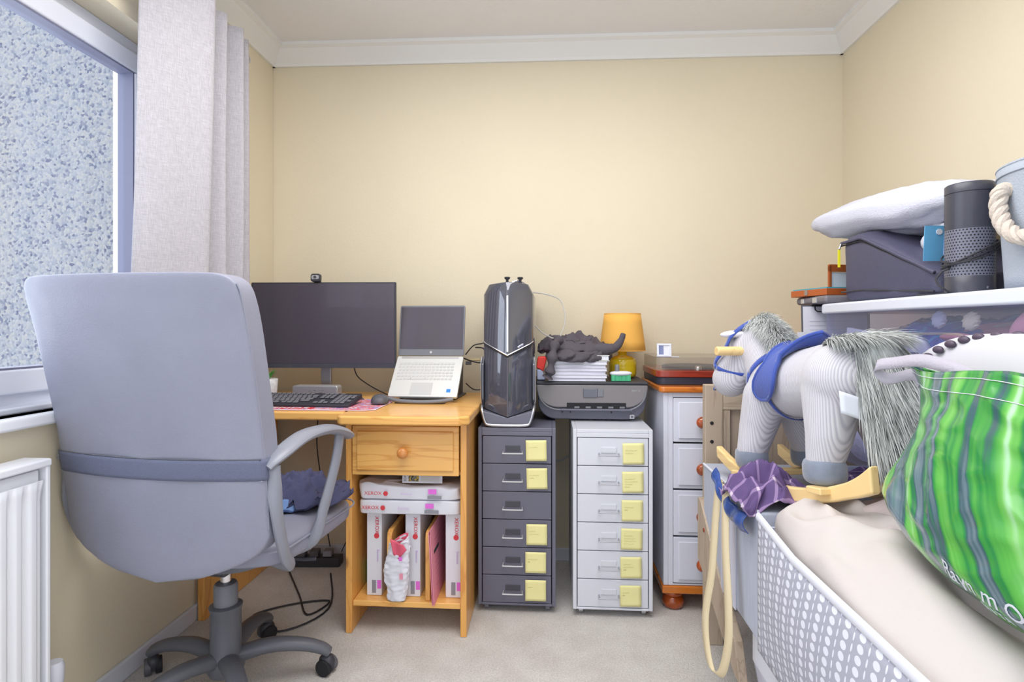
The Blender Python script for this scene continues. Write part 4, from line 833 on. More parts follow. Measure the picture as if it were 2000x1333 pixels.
# ------------------------------------------------------------------ cot bed
def cot():
    t = thing('cot_bed', (.91, 1.97, 0), 'grey oak cot bed end with recessed panel standing before the chest of drawers', 'cot bed')
    X0, X1 = -.380, .37
    def b(n, x0, x1, y0, y1, z0, z1, m=M['oak'], bev=.003): return MB().box(x0, x1, y0, y1, z0, z1).build(n, m, t, bevel=bev)
    b('stile', X0, X0 + .060, -.018, .018, 0, .885); b('stile', X1 - .06, X1, -.018, .018, 0, .885)
    b('top_rail', X0 + .0602, X1 - .0602, -.018, .018, .80, .885, M['oakx']); b('bottom_rail', X0 + .0602, X1 - .0602, -.018, .018, .20, .28, M['oakx'])
    b('mid_stile', X0 + .0602, X0 + .085, -.016, .016, .28, .80); b('end_panel', X0 + .085, X1 - .0602, -.004, .012, .28, .80, M['oak'], 0)
    for z in (.755, .692, .505): MB().cyl((X0 + .022, -.0195, z), (X0 + .022, -.017, z), .006).build('screw_hole', M['rubber'], t)
    # sloping side board of the cot, ending in a point towards the room
    pr = [(-.02, .505), (-.05, .505), (-.36, .25), (-.40, .225), (-.44, .13), (-.40, .13), (-.02, .30)]
    MB().prism(pr, X0 - .004 - .022, X0 - .002, 'x').build('side_board', M['oak'], t, bevel=.003)
    MB().cyl((X0 - .028, -.10, .42), (X0 - .025, -.10, .42), .007).build('screw_cap', M['knob'], t)
    b('side_rail', X0 + .004, X0 + .024, -1.50, -.45, .205, .30, M['white'])
    b('bed_base', X0 + .026, X1 - .01, -1.50, -.03, .285, .305, M['white'])
    b('rail_edge', X0 + .0, X0 + .026, -.60, -.44, .3005, .307, M['orange'], .001)
    for x in (X0 + .03, X1 - .06): b('near_leg', x, x + .03, -1.50, -1.47, 0, .285, M['white'])
cot()
t = thing('white_valance', (.56, .95, .0), 'white cotton sheet hanging under the cot rail down to the carpet', 'sheet')
def vfn(u, v): y = -.50 + 1.10 * u; return (-.012 + .014 * math.sin(u * 34) * v + .03 * v, y, .19 - .185 * v)
MB().grid(vfn, 120, 10).build('hanging_sheet', M['whitefab'], t, solid=.003, angle=180)
# bedside crib: dotted fabric side, white piping
def crib():
    t = thing('fabric_crib', (.5, .9, .307), 'grey fabric crib with white oval dots and white piping in the lower right corner', 'crib')
    def sfn(u, v): y = .47 - .97 * u; e = math.sin(v * math.pi); return (-.004 - .022 * e * math.sin(min(1, u * 3) * math.pi / 2), y, .008 + (.285 + .025 * max(0, 1 - u * 5)) * v)
    MB().grid(sfn, 60, 14).build('dotted_side', M['dots'], t, solid=.004, angle=180)
    MB().tube([(-.004, .472 - .972 * k / 40, .299 + .025 * max(0, 1 - k / 40 * 5)) for k in range(41)], .009, 10, flat=(.7, 1.2)).build('piping', M['white'], t)
    MB().box(-.004, .78, .466, .474, .008, .30).build('end_panel', M['greyfab'], t)
    MB().box(.77, .78, -.5, .465, .008, .28).build('far_side', M['greyfab'], t)
    MB().box(.004, .77, -.5, .465, .0085, .03).build('crib_base', M['whitefab'], t)
crib()
t = thing('fabric_storage_box', (.51, 1.40, .307), 'plain pale grey fabric storage box beside the dotted crib under the rocking horse', 'storage box')
MB().box(.0, .74, .0, .50, .001, .325).build('fabric_body', M['greyfab'], t, bevel=.008)
MB().tube([(-.001, .006, .324), (-.001, .49, .324)], .004, 8).build('white_edging', M['white'], t)
MB().box(-.004, .0, .17, .30, .002, .322).build('white_panel', M['whitefab'], t, bevel=.001)
t = thing('cream_strap', (.495, 1.60, .63), 'long cream webbing strap hanging in a loop from the storage box', 'strap')
def tape(pts, wdir, wd, m, name, par, th=.0016, n=7):
    P_ = spline(pts, n); W_ = Vector(wdir).normalized() * wd / 2; k = len(P_)
    def f(u, v):
        i = u * (k - 1); j = min(int(i), k - 2); p = P_[j].lerp(P_[j + 1], i - j); return p + W_ * (2 * v - 1)
    return MB().grid(f, k - 1, 2).build(name, m, par, solid=th, angle=180)
tape([(-.004, .0, .012), (-.014, -.03, -.03), (-.022, -.055, -.14), (-.024, -.085, -.28), (-.026, -.09, -.38), (-.034, -.06, -.475), (-.042, .0, -.50), (-.046, .04, -.45), (-.044, .055, -.37), (-.03, .045, -.25), (-.018, .05, -.10), (-.006, .055, .012)], (-.45, 1, 0), .028, M['cream'], 'webbing', t)
t = thing('blue_folded_bag', (.493, 1.585, .585), 'shiny blue folded bag edge showing below the front of the rockers', 'bag')
MB().grid(lambda u, v: (-.004 - .014 * math.sin(v * math.pi) + .003 * math.sin(u * 21), .10 - .26 * u, .035 + .05 * (1 - u) - .05 * v - .028 * math.sin(u * math.pi)), 40, 8).build('blue_plastic', mat('shiny_blue_plastic', (62, 92, 168), .25, vary=.4, vscale=30), t, solid=.002, angle=180)
# duvet
t = thing('beige_duvet', (.910, .93, .50), 'bulky beige duvet filling the dotted crib under the green bag', 'duvet')
def dfn(p):
    q = p.copy(); a = nz((p.x, p.y * .8, p.z), 4.2, 3); b_ = nz((p.x * 1.2, p.y * .7, p.z), 9, 7); k = (1 - abs(b_) * 2.6)
    q.z += (.020 * a + .014 * k + .005 * nz((p.x, p.y * .6, p.z), 22, 9)) * (1 if p.z > -.1 else .1) + .015 * max(0, -p.x / .4) * max(0, p.y / .45); q.x += .012 * a
    q.z -= .12 * max(0, (.15 - p.y)) + .14 * max(0, -p.x - .25) * max(0, .25 - p.y) - .05 * max(0, p.y - .25) * (p.x < 0)
    for x0, y0, x1, y1, w_, dp in ((-.42, -.10, -.20, .0, .020, .028), (-.36, -.22, -.10, -.20, .03, .022), (-.30, .30, -.10, .05, .018, .014), (-.40, .12, -.28, .22, .025, .014), (-.2, .34, -.02, .28, .02, .02), (-.42, -.30, -.2, -.34, .03, .02)):
        vx, vy = x1 - x0, y1 - y0; h_ = max(0, min(1, ((p.x - x0) * vx + (p.y - y0) * vy) / (vx * vx + vy * vy))); dd = math.hypot(p.x - x0 - h_ * vx, p.y - y0 - h_ * vy)
        if p.z > 0: q.z += dp * (-1.5 * math.exp(-(dd / w_) ** 2) + .8 * math.exp(-((dd - 2.2 * w_) / w_) ** 2)) * math.sin(math.pi * (.15 + .7 * h_))
    for cx, cy, r_, dp in ((-.20, .02, .035, .035), (-.14, .24, .05, .022), (-.10, -.22, .06, .03)):
        d = math.hypot(p.x - cx, p.y - cy)
        if p.z > 0: q.z -= dp * math.exp(-(d / r_) ** 2)
    return q
MB().sup((0, 0, 0), (.402, .525, .170), .42, .30, 170, 90, fn=dfn).build('duvet_cover', M['duvet'], t, angle=180)
MB().tube(spline([(-.38, .40, .085), (-.385, .2, .08), (-.385, 0, .075), (-.38, -.2, .07), (-.37, -.42, .06)], 6), .0005, 6).build('seam', M['duvet'], t)
t = thing('folded_sheet', (.78, 1.22, .64), 'pinkish white folded sheet between the rocking horse and the green bag', 'sheet')
mound('sheet_fold', t, (0, 0, 0), .16, .13, .075, mat('pinkish_sheet', (200, 188, 188), .9), 5.7, .012, 9, skirt=.02)
# ------------------------------------------------------------------ rocking horse
def fur(name, parent, seeds, m, wd=.0017):
    mb = MB()
    for p, d, ln, dr in seeds:
        p = Vector(p); d = Vector(d).normalized(); side = d.cross(Vector((random.uniform(-1, 1), random.uniform(-1, 1), random.uniform(-1, 1)))).normalized()
        vs = []; q = p.copy(); dd = d.copy(); n = 5
        for i in range(n + 1):
            w_ = wd * (1 - (i / n) ** 2) * .5 + .0001; vs += [q - side * w_, q + side * w_]; q = q + dd * ln / n; dd = (dd + Vector((0, 0, -dr)) + Vector((random.uniform(-.06, .06),) * 3)).normalized()
        mb.add(vs, [(2 * i, 2 * i + 1, 2 * i + 3, 2 * i + 2) for i in range(n)])
    return tag(mb.build(name, m, parent, angle=180), kind='stuff')
def horse():
    t = thing('rocking_horse', (.692, 1.462, .708), 'cream corduroy toy rocking horse with blue saddle and grey fur mane on wooden rockers', 'rocking horse', rot=(0, R(7), R(102.5)))
    t.rotation_mode = 'ZYX' if False else 'XYZ'; t.scale = (1.1, 1.1, 1.1)
    b = MB()
    def cap(p, q, r0, r1, n=7):
        p = Vector(p); q = Vector(q)
        for i in range(n + 1): f_ = i / n; r = r0 + (r1 - r0) * f_; b.sup(p.lerp(q, f_), (r, r, r), nu=20, nv=12)
    cap((-.105, 0, .217), (-.02, 0, .212), .086, .084); cap((-.02, 0, .212), (.135, 0, .208), .084, .080)
    cap((-.115, .03, .215), (-.13, -.03, .215), .078, .078)
    for s in (1, -1):
        cap((-.105, s * .045, .19), (-.11, s * .066, .10), .062, .046); cap((-.11, s * .066, .10), (-.105, s * .078, .045), .046, .036)
        cap((.135, s * .045, .18), (.155, s * .062, .10), .056, .045); cap((.155, s * .062, .10), (.16, s * .078, .045), .045, .037)
    cap((.145, 0, .225), (.180, 0, .285), .074, .064); cap((.180, 0, .285), (.205, 0, .325), .064, .054)
    cap((.208, .008, .330), (.252, .042, .285), .054, .051); cap((.252, .042, .285), (.262, .066, .228), .051, .049)
    b.build('body', M['cord'], t, remesh=.005, sm=8)
    for s in (1, -1):
        for x, y, sz in ((-.105, s * .078, .043), (.162, s * .078, .041)):
            MB().sup((x + .002, y, .027), (sz, sz * .92, .030), .6, .9, 32, 16).build('hoof', M['hoof'], t)
        e = MB(); e.sup((.225, s * .065 + .004, .350), (.018, .036, .010), 1, 1, 20, 12, rot=(0, 0, R(-35 * s))); e.build('ear', M['skin'], t)
        MB().sup((.262 - .02 * s, .038 + s * .042, .315), (.007, .005, .008), 1, 1, 14, 10).build('eye', M['gloss'], t)
    MB().cyl((.205, -.135, .302), (.205, .135, .302), .0125, n=24).build('handle', M['birch'], t, bevel=.003)
    # mane and tail
    S = []
    line = spline([(.262, .03, .342), (.238, .015, .370), (.205, 0, .388), (.165, 0, .365), (.135, 0, .335), (.110, 0, .298)], 12)
    for k in range(7000):
        f_ = random.random() * (len(line) - 1); i = min(int(f_), len(line) - 2); p = line[i].lerp(line[i + 1], f_ - i); s = random.uniform(-1, 1)
        S.append((p + Vector((-.004, s * .026, -.012 * abs(s))), (-.55 + .3 * random.random(), s * .9, .45 - .4 * abs(s)), random.uniform(.03, .05), random.uniform(.25, .5)))
    fur('mane', t, S, M['fur'])
    S = []
    for k in range(15000):
        a = random.uniform(0, 2 * math.pi); r_ = .055 * math.sqrt(random.random()); hgt = random.random() ** .8
        # tuft root at the top of the rump then a falling curtain
        p = Vector((-.165 - .05 * (1 - hgt) - .012 * math.cos(a) * 0, r_ * math.sin(a) * (1.0 + .3 * (1 - hgt)) - .01, .285 - .20 * (1 - hgt))) + Vector((r_ * math.cos(a) * .7, 0, 0))
        if k < 3800: p = Vector((-.115 + r_ * math.cos(a) * 1.0, r_ * math.sin(a) - .0, .300 - 2.5 * r_ * r_)); d_ = (-.75 + random.uniform(-.2, .2), math.sin(a) * .35, .22)
        else: d_ = (-.38 + random.uniform(-.15, .15), math.sin(a) * .25 - .08 + random.uniform(-.12, .12), -.6)
        S.append((p, d_, random.uniform(.05, .10), random.uniform(.12, .35)))
    MB().sup((-.175, -.008, .215), (.045, .05, .085), .9, .9, 24, 16).build('tail_core', M['fur'], t)
    fur('tail', t, S, M['fur'], .0018)
    # saddle and straps
    def sad(u, v, off=0):
        a = R(-112 + 224 * v); fl = abs(2 * v - 1); r_ = .0885 + off
        mid = .030; hw = .060 - .034 * min(1, fl / .5) + .014 * max(0, 1 - abs(fl - .75) / .3) if fl < .8 else .038 * math.sqrt(max(0, 1 - ((fl - .8) / .21) ** 2)) + .001
        x = mid + .045 * fl + (u - .5) * 2 * hw
        z = .208 + r_ * math.cos(a); y = r_ * 1.02 * math.sin(a)
        if fl < .5:
            lift = max(0, (.25 - u) / .25); z += .024 * lift * (1 - fl * 1.2) + .012 * max(0, (u - .8) / .2) * (1 - fl * 1.6)
        return (x, y, z)
    MB().grid(lambda u, v: sad(u, v, .003), 26, 60).build('saddle', M['velvet'], t, solid=.009, angle=180)
    edge = [sad(0, k / 40, .006) for k in range(41)] + [sad(1, 1 - k / 40, .006) for k in range(41)]
    MB().tube(edge, .0045, 8, closed=True).build('saddle_piping', M['velvet'], t)
    def ring(name, c, rx, rz_, nrm, w_, m=M['velvet'], a0=0, a1=360, th=.0025):
        c = Vector(c); nrm = Vector(nrm).normalized(); e1 = Vector((0, 1, 0)); e2 = nrm.cross(e1).normalized(); pts = []
        for k in range(37):
            a = R(a0 + (a1 - a0) * k / 36); pts.append(c + e1 * math.cos(a) * rx + e2 * math.sin(a) * rz_)
        def f(u, v): i = u * 36; j = min(int(i), 35); p = pts[j].lerp(pts[j + 1], i - j); return p + nrm * (v - .5) * w_
        MB().grid(f, 36, 2).build(name, m, t, solid=th, angle=180)
    ring('girth_strap', (.075, 0, .208), .0855, .0855, (1, 0, 0), .012)
    ring('breast_strap', (.158, 0, .240), .0725, .080, (.70, 0, .7), .013)
    ring('bridle_strap', (.232, 0, .303), .052, .052, (.3, 0, .95), .014) if False else None
    ring('cheek_strap', (.222, .012, .322), .0570, .0600, (.90, .3, -.30), .014)
    ring('nose_strap', (.259, .055, .262), .0530, .054, (.45, 0, -.9), .011)
    for s in (1, -1):
        tape([(.192, s * .012, .386), (.200, .006 + s * .040, .374), (.222 - .008 * s, .024 + s * .058, .345), (.245 - .016 * s, .040 + s * .055, .312), (.275 - .014 * s, .062 + s * .045, .280), (.300, .078 + s * .012, .262)], (.6, 0, .8), .012, M['velvet'], 'bridle_strap', t, .003)
    MB().tube(spline([(.268, .114, .205), (.290, .102, .200), (.303, .080, .203)], 6), .002, 6).build('mouth_seam', M['velvet'], t)
    # white satin label sewn on the left haunch
    def tg(u, v): return (-.182 - .030 * u, .092 - .078 * u, .148 + .044 * v - .042 * u + .004 * math.sin(u * 3))
    MB().grid(tg, 8, 6).build('satin_label', M['white'], t, solid=.0008, angle=180)
    # rockers
    for s in (1, -1):
        pts = spline([(-.255, 0, .030), (-.20, 0, .004), (-.10, 0, -.024), (.02, 0, -.036), (.13, 0, -.028), (.22, 0, -.006), (.30, 0, .030)], 6); k = len(pts)
        hh = [.016 + .010 * max(0, 1 - i / 7) for i in range(k)]
        def rf(u, v, s=s):
            i = min(int(u * (k - 1) + .5), k - 1); p = pts[i]; h_ = hh[i]; c_ = [(-1, -1), (1, -1), (1, 1), (-1, 1)]
            j = int(v * 4 + .001) % 4; return (p.x, s * .092 + c_[j][0] * .010, p.z + c_[j][1] * h_)
        m_ = MB(); 
        vs = []
        for i in range(k):
            for a, c_ in ((-1, -1), (1, -1), (1, 1), (-1, 1)): vs.append((pts[i].x, s * .092 + a * .010, pts[i].z + c_ * hh[i]))
        fs = [(0, 1, 2, 3), tuple(4 * (k - 1) + q for q in (3, 2, 1, 0))] + [(4 * i + j, 4 * i + 4 + j, 4 * i + 4 + (j + 1) % 4, 4 * i + (j + 1) % 4) for i in range(k - 1) for j in range(4)]
        m_.add(vs, fs).build('rocker', M['birch'], t, bevel=.005, seg=3)
    for x, z in ((-.125, -.004), (.165, -.008)): MB().box(x - .022, x + .022, -.125, .125, z - .011, z + .003).build('cross_bar', M['birch'], t, bevel=.003)
horse()
t = thing('purple_plaid_cloth', (.565, 1.50, .675), 'purple plaid cloth bunched over the front of the near rocker', 'cloth')
def pl(u, v):
    x = (u - .5) * .20; y = (v - .5) * .20; n1 = nz((x * .7, y * 1.5, 0), 19, 2); n2 = nz((x, y, 0), 38, 6); r_ = math.hypot(x * 1.1, y)
    return (x + .02 * n1 + .01 * math.sin(v * 9), y + .02 * n2, .036 * max(-1.2, 1 - (r_ / .085) ** 2) + .050 * (.6 - abs(n1) * 3.2) * max(.4, 1 - r_ / .16) + .012 * n2)
MB().grid(pl, 70, 70).build('plaid_fabric', M['plaid'], t, solid=.002, angle=180)
t = thing('purple_plaid_scarf', (.84, 1.47, .685), 'end of purple plaid fabric behind the hind legs of the horse', 'cloth')
MB().grid(lambda u, v: ((u - .5) * .24, (v - .5) * .14, .022 * math.sin(u * math.pi) + .01 * nz((u * 3, v * 3, 1), 2)), 40, 20).build('plaid_fabric', M['plaid'], t, solid=.002, angle=180)
# ------------------------------------------------------------------ clear storage tub
TX0, TX1, TY0, TY1, TZ0, TZ1 = .88, 1.285, .98, 1.885, .675, 1.125
def tub():
    t = thing('storage_tub', (TX0, TY0, TZ0), 'large clear plastic storage tub with a white lid against the right wall', 'storage tub')
    W, D, H = TX1 - TX0, TY1 - TY0, TZ1 - TZ0
    def f(u, v):
        P_ = rrect(W - .03 + .03 * v, D - .03 + .03 * v, .04, 6, W / 2, D / 2); p = P_[int(u * len(P_) + .001) % len(P_)]; return (p[0], p[1], .004 + (H - .006) * v)
    n = 28; MB().grid(f, n, 3, closeu=True).add([(x, y, .003) for x, y in rrect(W - .03, D - .03, .04, 6, W / 2, D / 2)], [tuple(range(n))]).build('clear_body', M['tub'], t, angle=60)
    MB().prism(rrect(W + .02, D + .02, .045, 6, W / 2, D / 2), H - .002, H + .030).build('lid', M['upvc'], t, bevel=.007, seg=3)
    MB().tube(spline([(-.001, D - .22, H - .065), (-.002, D - .40, H - .062), (-.002, .30, H - .060), (-.002, .275, H - .075), (-.002, .265, H - .13)], 5), .003, 6).build('moulded_rib', M['acrylic'], t)
tub()
M['blanket'] = cells('navy_patterned_fabric', [(84, 92, 158), (94, 104, 172), (96, 150, 190), (100, 112, 180), (92, 100, 166), (225, 150, 150), (230, 210, 180)], 7, .9, (1, 1, 1.8))
t = thing('patterned_blanket', (.935, 1.45, 1.0), 'navy blue patterned fabric filling the top of the clear tub', 'blanket')
mound('patterned_fabric', t, (.12, 0, -.10), .16, .40, .20, M['blanket'], 2.1, .010, 9, skirt=.05, p=5)
t = thing('white_paper_box', (.915, 1.67, 1.035), 'white paper box at the left inside the clear tub', 'box'); MB().box(-.016, -.002, -.10, .10, -.03, .035, rot=(R(6), 0, 0)).build('box_body', M['paper'], t, bevel=.002)
t = thing('cream_cloth_bag', (.915, 1.50, .985), 'cream cloth bag with a small dark printed label inside the tub', 'bag')
MB().sup((0, 0, 0), (.018, .085, .075), .6, .7, 30, 16, fn=lambda p: p + Vector((0, .01 * nz(p, 20), .012 * nz(p, 18, 3)))).build('bag_fabric', M['linen'], t)
MB().box(-.0205, -.0185, -.070, .000, -.01, .034).build('dark_label', mat('dark_label', (90, 92, 118), .7), t); text('lettering', 'cary', .030, (-.021, -.035, .013), (R(90), 0, R(-90)), M['paper'], t)
for k, (y, z, ry, rz_, col, lb) in enumerate(((1.34, 1.065, .045, .009, (232, 150, 150), 'pink leaf shaped print on the fabric in the tub'), )): pass
for y, z, b_, col, lb, nm in ((1.375, 1.098, .022, (222, 206, 180), 'cream corn shaped soft toy left of the other in the tub', 'corn_toy'), (1.275, 1.093, .024, (222, 206, 180), 'cream corn shaped soft toy nearer the camera in the tub', 'corn_toy')):
    t = thing(nm, (.908, y, z), lb, 'soft toy'); MB().sup((0, 0, 0), (.010, b_, .020), 1, 1, 24, 14, rot=(R(-20), 0, 0), fn=lambda p: p + Vector((0, .003 * math.sin(p.z * 900), 0))).build('toy_body', M['linen'] if y > 1.3 else M['cream'], t)
t = thing('pink_soft_toy', (.915, 1.13, 1.085), 'pink soft shape at the right inside the tub', 'soft toy'); MB().sup((0, 0, 0), (.018, .055, .028), 1, 1, 24, 14, rot=(R(-30), 0, 0)).build('toy_body', mat('soft_pink', (225, 150, 155), .9), t)
t = thing('pink_leaf_toy', (.915, 1.33, 1.058), 'pink leaf shaped soft shape in the middle of the tub', 'soft toy'); MB().sup((0, 0, 0), (.016, .05, .010), 1, 1, 24, 14).build('toy_body', bpy.data.materials['soft_pink'], t)
t = thing('blue_star_toy', (.912, 1.165, 1.03), 'light blue star shaped toy at the right in the tub', 'soft toy')
st = [(math.cos(R(90 + 36 * k)) * (.045 if k % 2 == 0 else .022), math.sin(R(90 + 36 * k)) * (.045 if k % 2 == 0 else .022)) for k in range(10)]
MB().prism(st, -.006, .006, 'x').build('star', mat('light_blue_felt', (140, 165, 225), .8), t, bevel=.003)
t = thing('plush_toy', (.93, 1.72, .735), 'white plush toy with a blue head low inside the clear tub', 'soft toy')
b = MB(); b.sup((0, 0, .0), (.035, .08, .05)).sup((0, -.09, -.01), (.03, .05, .04)).sup((0, .06, .05), (.02, .025, .03)); b.build('plush_body', M['skin'], t, remesh=.006)
MB().sup((-.005, .03, .07), (.03, .045, .032)).build('blue_head', mat('plush_blue', (120, 150, 200), .9), t)
# ------------------------------------------------------------------ on the tub lid
LZ = TZ1 + .0312
t = thing('cylinder_speaker', (.947, 1.335, LZ), 'tall black cylindrical smart speaker with perforated lower half on the tub lid', 'speaker')
MB().lathe([(.046, 0), (.046, .038), (.0455, .0385)], n=64).build('lower_band', mat('matt_black_metal', (66, 67, 78), .35), t, angle=50)
MB().grid(lambda u, v: (.046 * math.cos(2 * math.pi * u), .046 * math.sin(2 * math.pi * u), .038 + .105 * v), 64, 2, closeu=True).build('perforated_grille', M['holes'], t, angle=60)
MB().lathe([(.0458, .143), (.046, .144), (.046, .223), (.0445, .2235), (.0445, .225), (.046, .2255), (.046, .243), (.043, .246), (.0, .246)], n=64).build('upper_body', bpy.data.materials['matt_black_metal'], t, angle=50)
text('lettering', 'amazon', .011, (-.006 + .022, -.0405, .012), (R(90), 0, R(28)), M['greyp'], t)
o_ = Vector((.947, 1.335, LZ)); wire = []
for k in range(70):
    a = 2 * math.pi * k / 24; wire.append((.051 * math.cos(a), .051 * math.sin(a), .085 + .028 * math.sin(a * .93 + 2.2) + .012 * k / 70))
wire += [(-.06, .0, .05), (-.075, -.01, .02), (-.06, -.02, .004), (-.03, .05, .003), (-.05, .10, .003), (-.02, .14, .003)]
w0 = MB().tube(spline(wire, 2), .0022, 7).build('wound_cable', M['cableb']); w0.location = o_; tag(w0, 'thin dark cable wound around the cylindrical speaker and onto the lid', 'cable')
def basket():
    t = thing('felt_basket', (1.072, 1.150, LZ), 'pale grey felt basket with cream rope handle at the right end of the tub lid', 'basket')
    def f(u, v): a = 2 * math.pi * u; r_ = .150 + .014 * v; return (r_ * math.cos(a), r_ * math.sin(a), .002 + .245 * v)
    MB().grid(f, 64, 10, closeu=True).build('felt_body', M['felt'], t, solid=.005, angle=180)
    MB().tube([(.1665 * math.cos(2 * math.pi * k / 64), .1665 * math.sin(2 * math.pi * k / 64), .230) for k in range(64)], .0015, 6, closed=True).tube([(.164 * math.cos(2 * math.pi * k / 64), .164 * math.sin(2 * math.pi * k / 64), .247) for k in range(64)], .0035, 6, closed=True).build('rim', M['felt'], t)
    MB().lathe([(.148, .002), (.148, .006)], n=48).build('basket_base', M['felt'], t)
    def pt(a, r_, z): a = R(a); return (r_ * math.cos(a), r_ * math.sin(a), z)
    ctr = spline([pt(168, .155, .195), pt(169, .176, .195), pt(170, .182, .165), pt(176, .184, .125), pt(188, .186, .095), pt(202, .186, .095), pt(212, .184, .13), pt(215, .176, .195), pt(216, .155, .195)], 12)
    for q in range(3):
        P_ = []
        for i, c in enumerate(ctr):
            tn = (ctr[min(i + 1, len(ctr) - 1)] - ctr[max(i - 1, 0)]).normalized(); a1 = tn.orthogonal().normalized(); 
            ref = Vector((0, 0, 1)).cross(tn); ref = ref.normalized() if ref.length > .05 else Vector((1, 0, 0)); b1 = tn.cross(ref); ph = i * .42 + q * 2.094
            P_.append(c + ref * math.cos(ph) * .0075 + b1 * math.sin(ph) * .0075)
        MB().tube(P_, .0085, 8).build('rope_strand', M['rope'], t)
    for a in (168, 216): MB().tube([Vector(pt(a, .156, .195)), Vector(pt(a, .163, .195))], .016, 20).build('eyelet', M['steel'], t)
basket()
def case():
    t = thing('dark_fabric_case', (1.075, 1.60, LZ), 'dark grey ripstop fabric case with a zip and yellow tag on the tub lid', 'case')
    W2, D2 = .165, .215
    def f(p):
        y = p.y; h_ = .205 - .14 * max(0, (.10 - y) / .30); q = p.copy(); q.z = (p.z / .1 + 1) / 2 * h_; q.x += .006 * nz((p.x, p.y, q.z), 12, 3) - .004 * math.sin(q.z * 16); q.y += .006 * nz((p.y, q.z, p.x), 10, 5)
        return q
    MB().sup((0, 0, 0), (W2, D2, .1), .16, .16, 120, 60, fn=f).build('case_body', M['bagfab'], t, angle=60)
    for zf, nm, m_ in ((.16, 'base_seam', 'black'), (.86, 'zip', 'rubber'), (.90, 'zip_flap', 'bagfab')):
        pts = []
        for k in range(30):
            y = D2 * .985 - 2 * D2 * .985 * k / 29; h_ = .205 - .14 * max(0, (.10 - y) / .30); pts.append((-W2 - .003 + .006 * nz((-W2, y, zf * h_), 12, 3), y, h_ * zf))
        MB().tube(pts, .0025 if nm != 'zip_flap' else .0045, 6).build(nm, M[m_], t)
    MB().box(-.004, .004, -.001, .001, -.055, 0).build('yellow_tag', M['yellow'], t, bevel=.0008).location = (-W2 - .012, D2 - .006, .165)
    MB().cyl((-W2 - .012, D2 - .006, .166), (-W2 - .006, D2 - .006, .182), .003).build('zip_pull', M['steel'], t)
case()
t = thing('pillow', (1.10, 1.74, LZ + .262), 'white cotton pillow lying on top of the dark fabric case', 'pillow', rot=(R(5), 0, R(3)))
def pf(p):
    q = p.copy(); ax = min(1, abs(p.y) / .385); q.z *= (1 - .5 * ax ** 3) * (1 - .35 * (abs(p.x) / .19) ** 3); q.z += .010 * nz((p.x * 1.8, p.y * .35, p.z), 16, 2) + .005 * nz((p.x * 2, p.y * .6, p.z), 34, 5) + .012 * nz(p, 4, 9) - .03 * max(0, p.y); return q
MB().sup((0, 0, .0), (.185, .355, .070), .65, .35, 110, 50, fn=pf).build('pillow_case', M['wpillow'], t, angle=180)
t = thing('blue_card', (.952, 1.43, LZ + .085), 'light blue printed card standing behind the cylindrical speaker', 'card', rot=(R(4), 0, R(0)))
MB().box(-.045, .075, -.001, .001, 0, .085).build('card', M['bcard'], t); MB().cyl((-.012, -.003, .07), (-.012, -.001, .07), .007).cyl((.02, -.003, .02), (.02, -.001, .02), .008).build('white_print', M['white'], t); MB().box(.0, .05, -.0025, -.001, .015, .068).build('pale_picture', mat('pale_lilac_print', (170, 180, 220), .6), t)
t = thing('white_tissue', (1.0, 1.50, LZ + .12), 'crumpled off white tissue between the case and the pillow', 'tissue')
MB().sup((0, 0, .03), (.03, .05, .04), .8, .8, 36, 20, fn=lambda p: p * (1 + .3 * nz(p, 30, 4))).build('tissue_ball', M['paper'], t, angle=30)
# wooden easel box, grey document case, clipboard
t = thing('document_case', (1.0, 1.90, LZ), 'flat dark grey document case under the wooden box on the far end of the lid', 'document case', rot=(0, 0, R(3)))
MB().box(-.135, .12, -.06, .13, .0005, .026).build('case_body', mat('case_grey', (120, 116, 122), .5), t, bevel=.010, seg=3); MB().box(-.138, -.132, -.01, .015, .004, .02).build('clasp', M['silver'], t, bevel=.001); MB().box(-.138, -.132, .07, .09, .004, .02).build('clasp', M['silver'], t, bevel=.001)
t = thing('wooden_easel_box', (.95, 1.94, LZ + .027), 'orange brown wooden easel box with a teal inlay on the document case', 'box', rot=(0, 0, R(14)))
MB().box(-.09, .10, -.07, .10, 0, .022).build('wooden_tray', mat('orange_brown_wood', (178, 92, 44), .4), t, bevel=.002); MB().box(-.085, .095, -.065, .095, .0222, .026).build('teal_inlay', M['teal'], t)
MB().box(-.0915, -.0895, .015, .03, .004, .02).build('metal_catch', M['steel'], t)
f_ = MB(); f_.box(.0, .010, -.004, .004, .025, .105).box(.0, .12, -.004, .004, .085, .110).box(.11, .12, -.004, .004, .025, .105); e_ = f_.build('easel_frame', bpy.data.materials['orange_brown_wood'], t, bevel=.001); e_.location = (.0, .03, 0)
MB().box(.010, .11, .0, .002, .027, .084).build('white_canvas', M['paper'], t).location = (.0, .03, 0)
t = thing('clipboard', (.845, 1.925, .90), 'dark clipboard holding a printed white page behind the tub', 'clipboard', rot=(R(-3), 0, 0))
MB().box(-.005, .215, .0, .003, -.06, .255).build('board', M['dk'], t, bevel=.001); MB().box(.0, .205, -.0015, -.0003, -.05, .250).build('page', M['paper'], t, smooth=False)
MB().tube([(.035, -.006, .262), (.035, -.012, .238), (.042, -.013, .232), (.085, -.013, .232), (.092, -.012, .238), (.092, -.006, .262)], .0022, 6).box(.03, .10, -.008, .0, .25, .262).build('clip', M['rubber'], t)
for k in range(12): MB().box(.02, .15 - .02 * (k % 3), -.0022, -.0016, .20 - k * .014, .2015 - k * .014).build('printed_line', mat('line_grey', (195, 195, 215), .8) if k == 0 else bpy.data.materials['line_grey'], t)
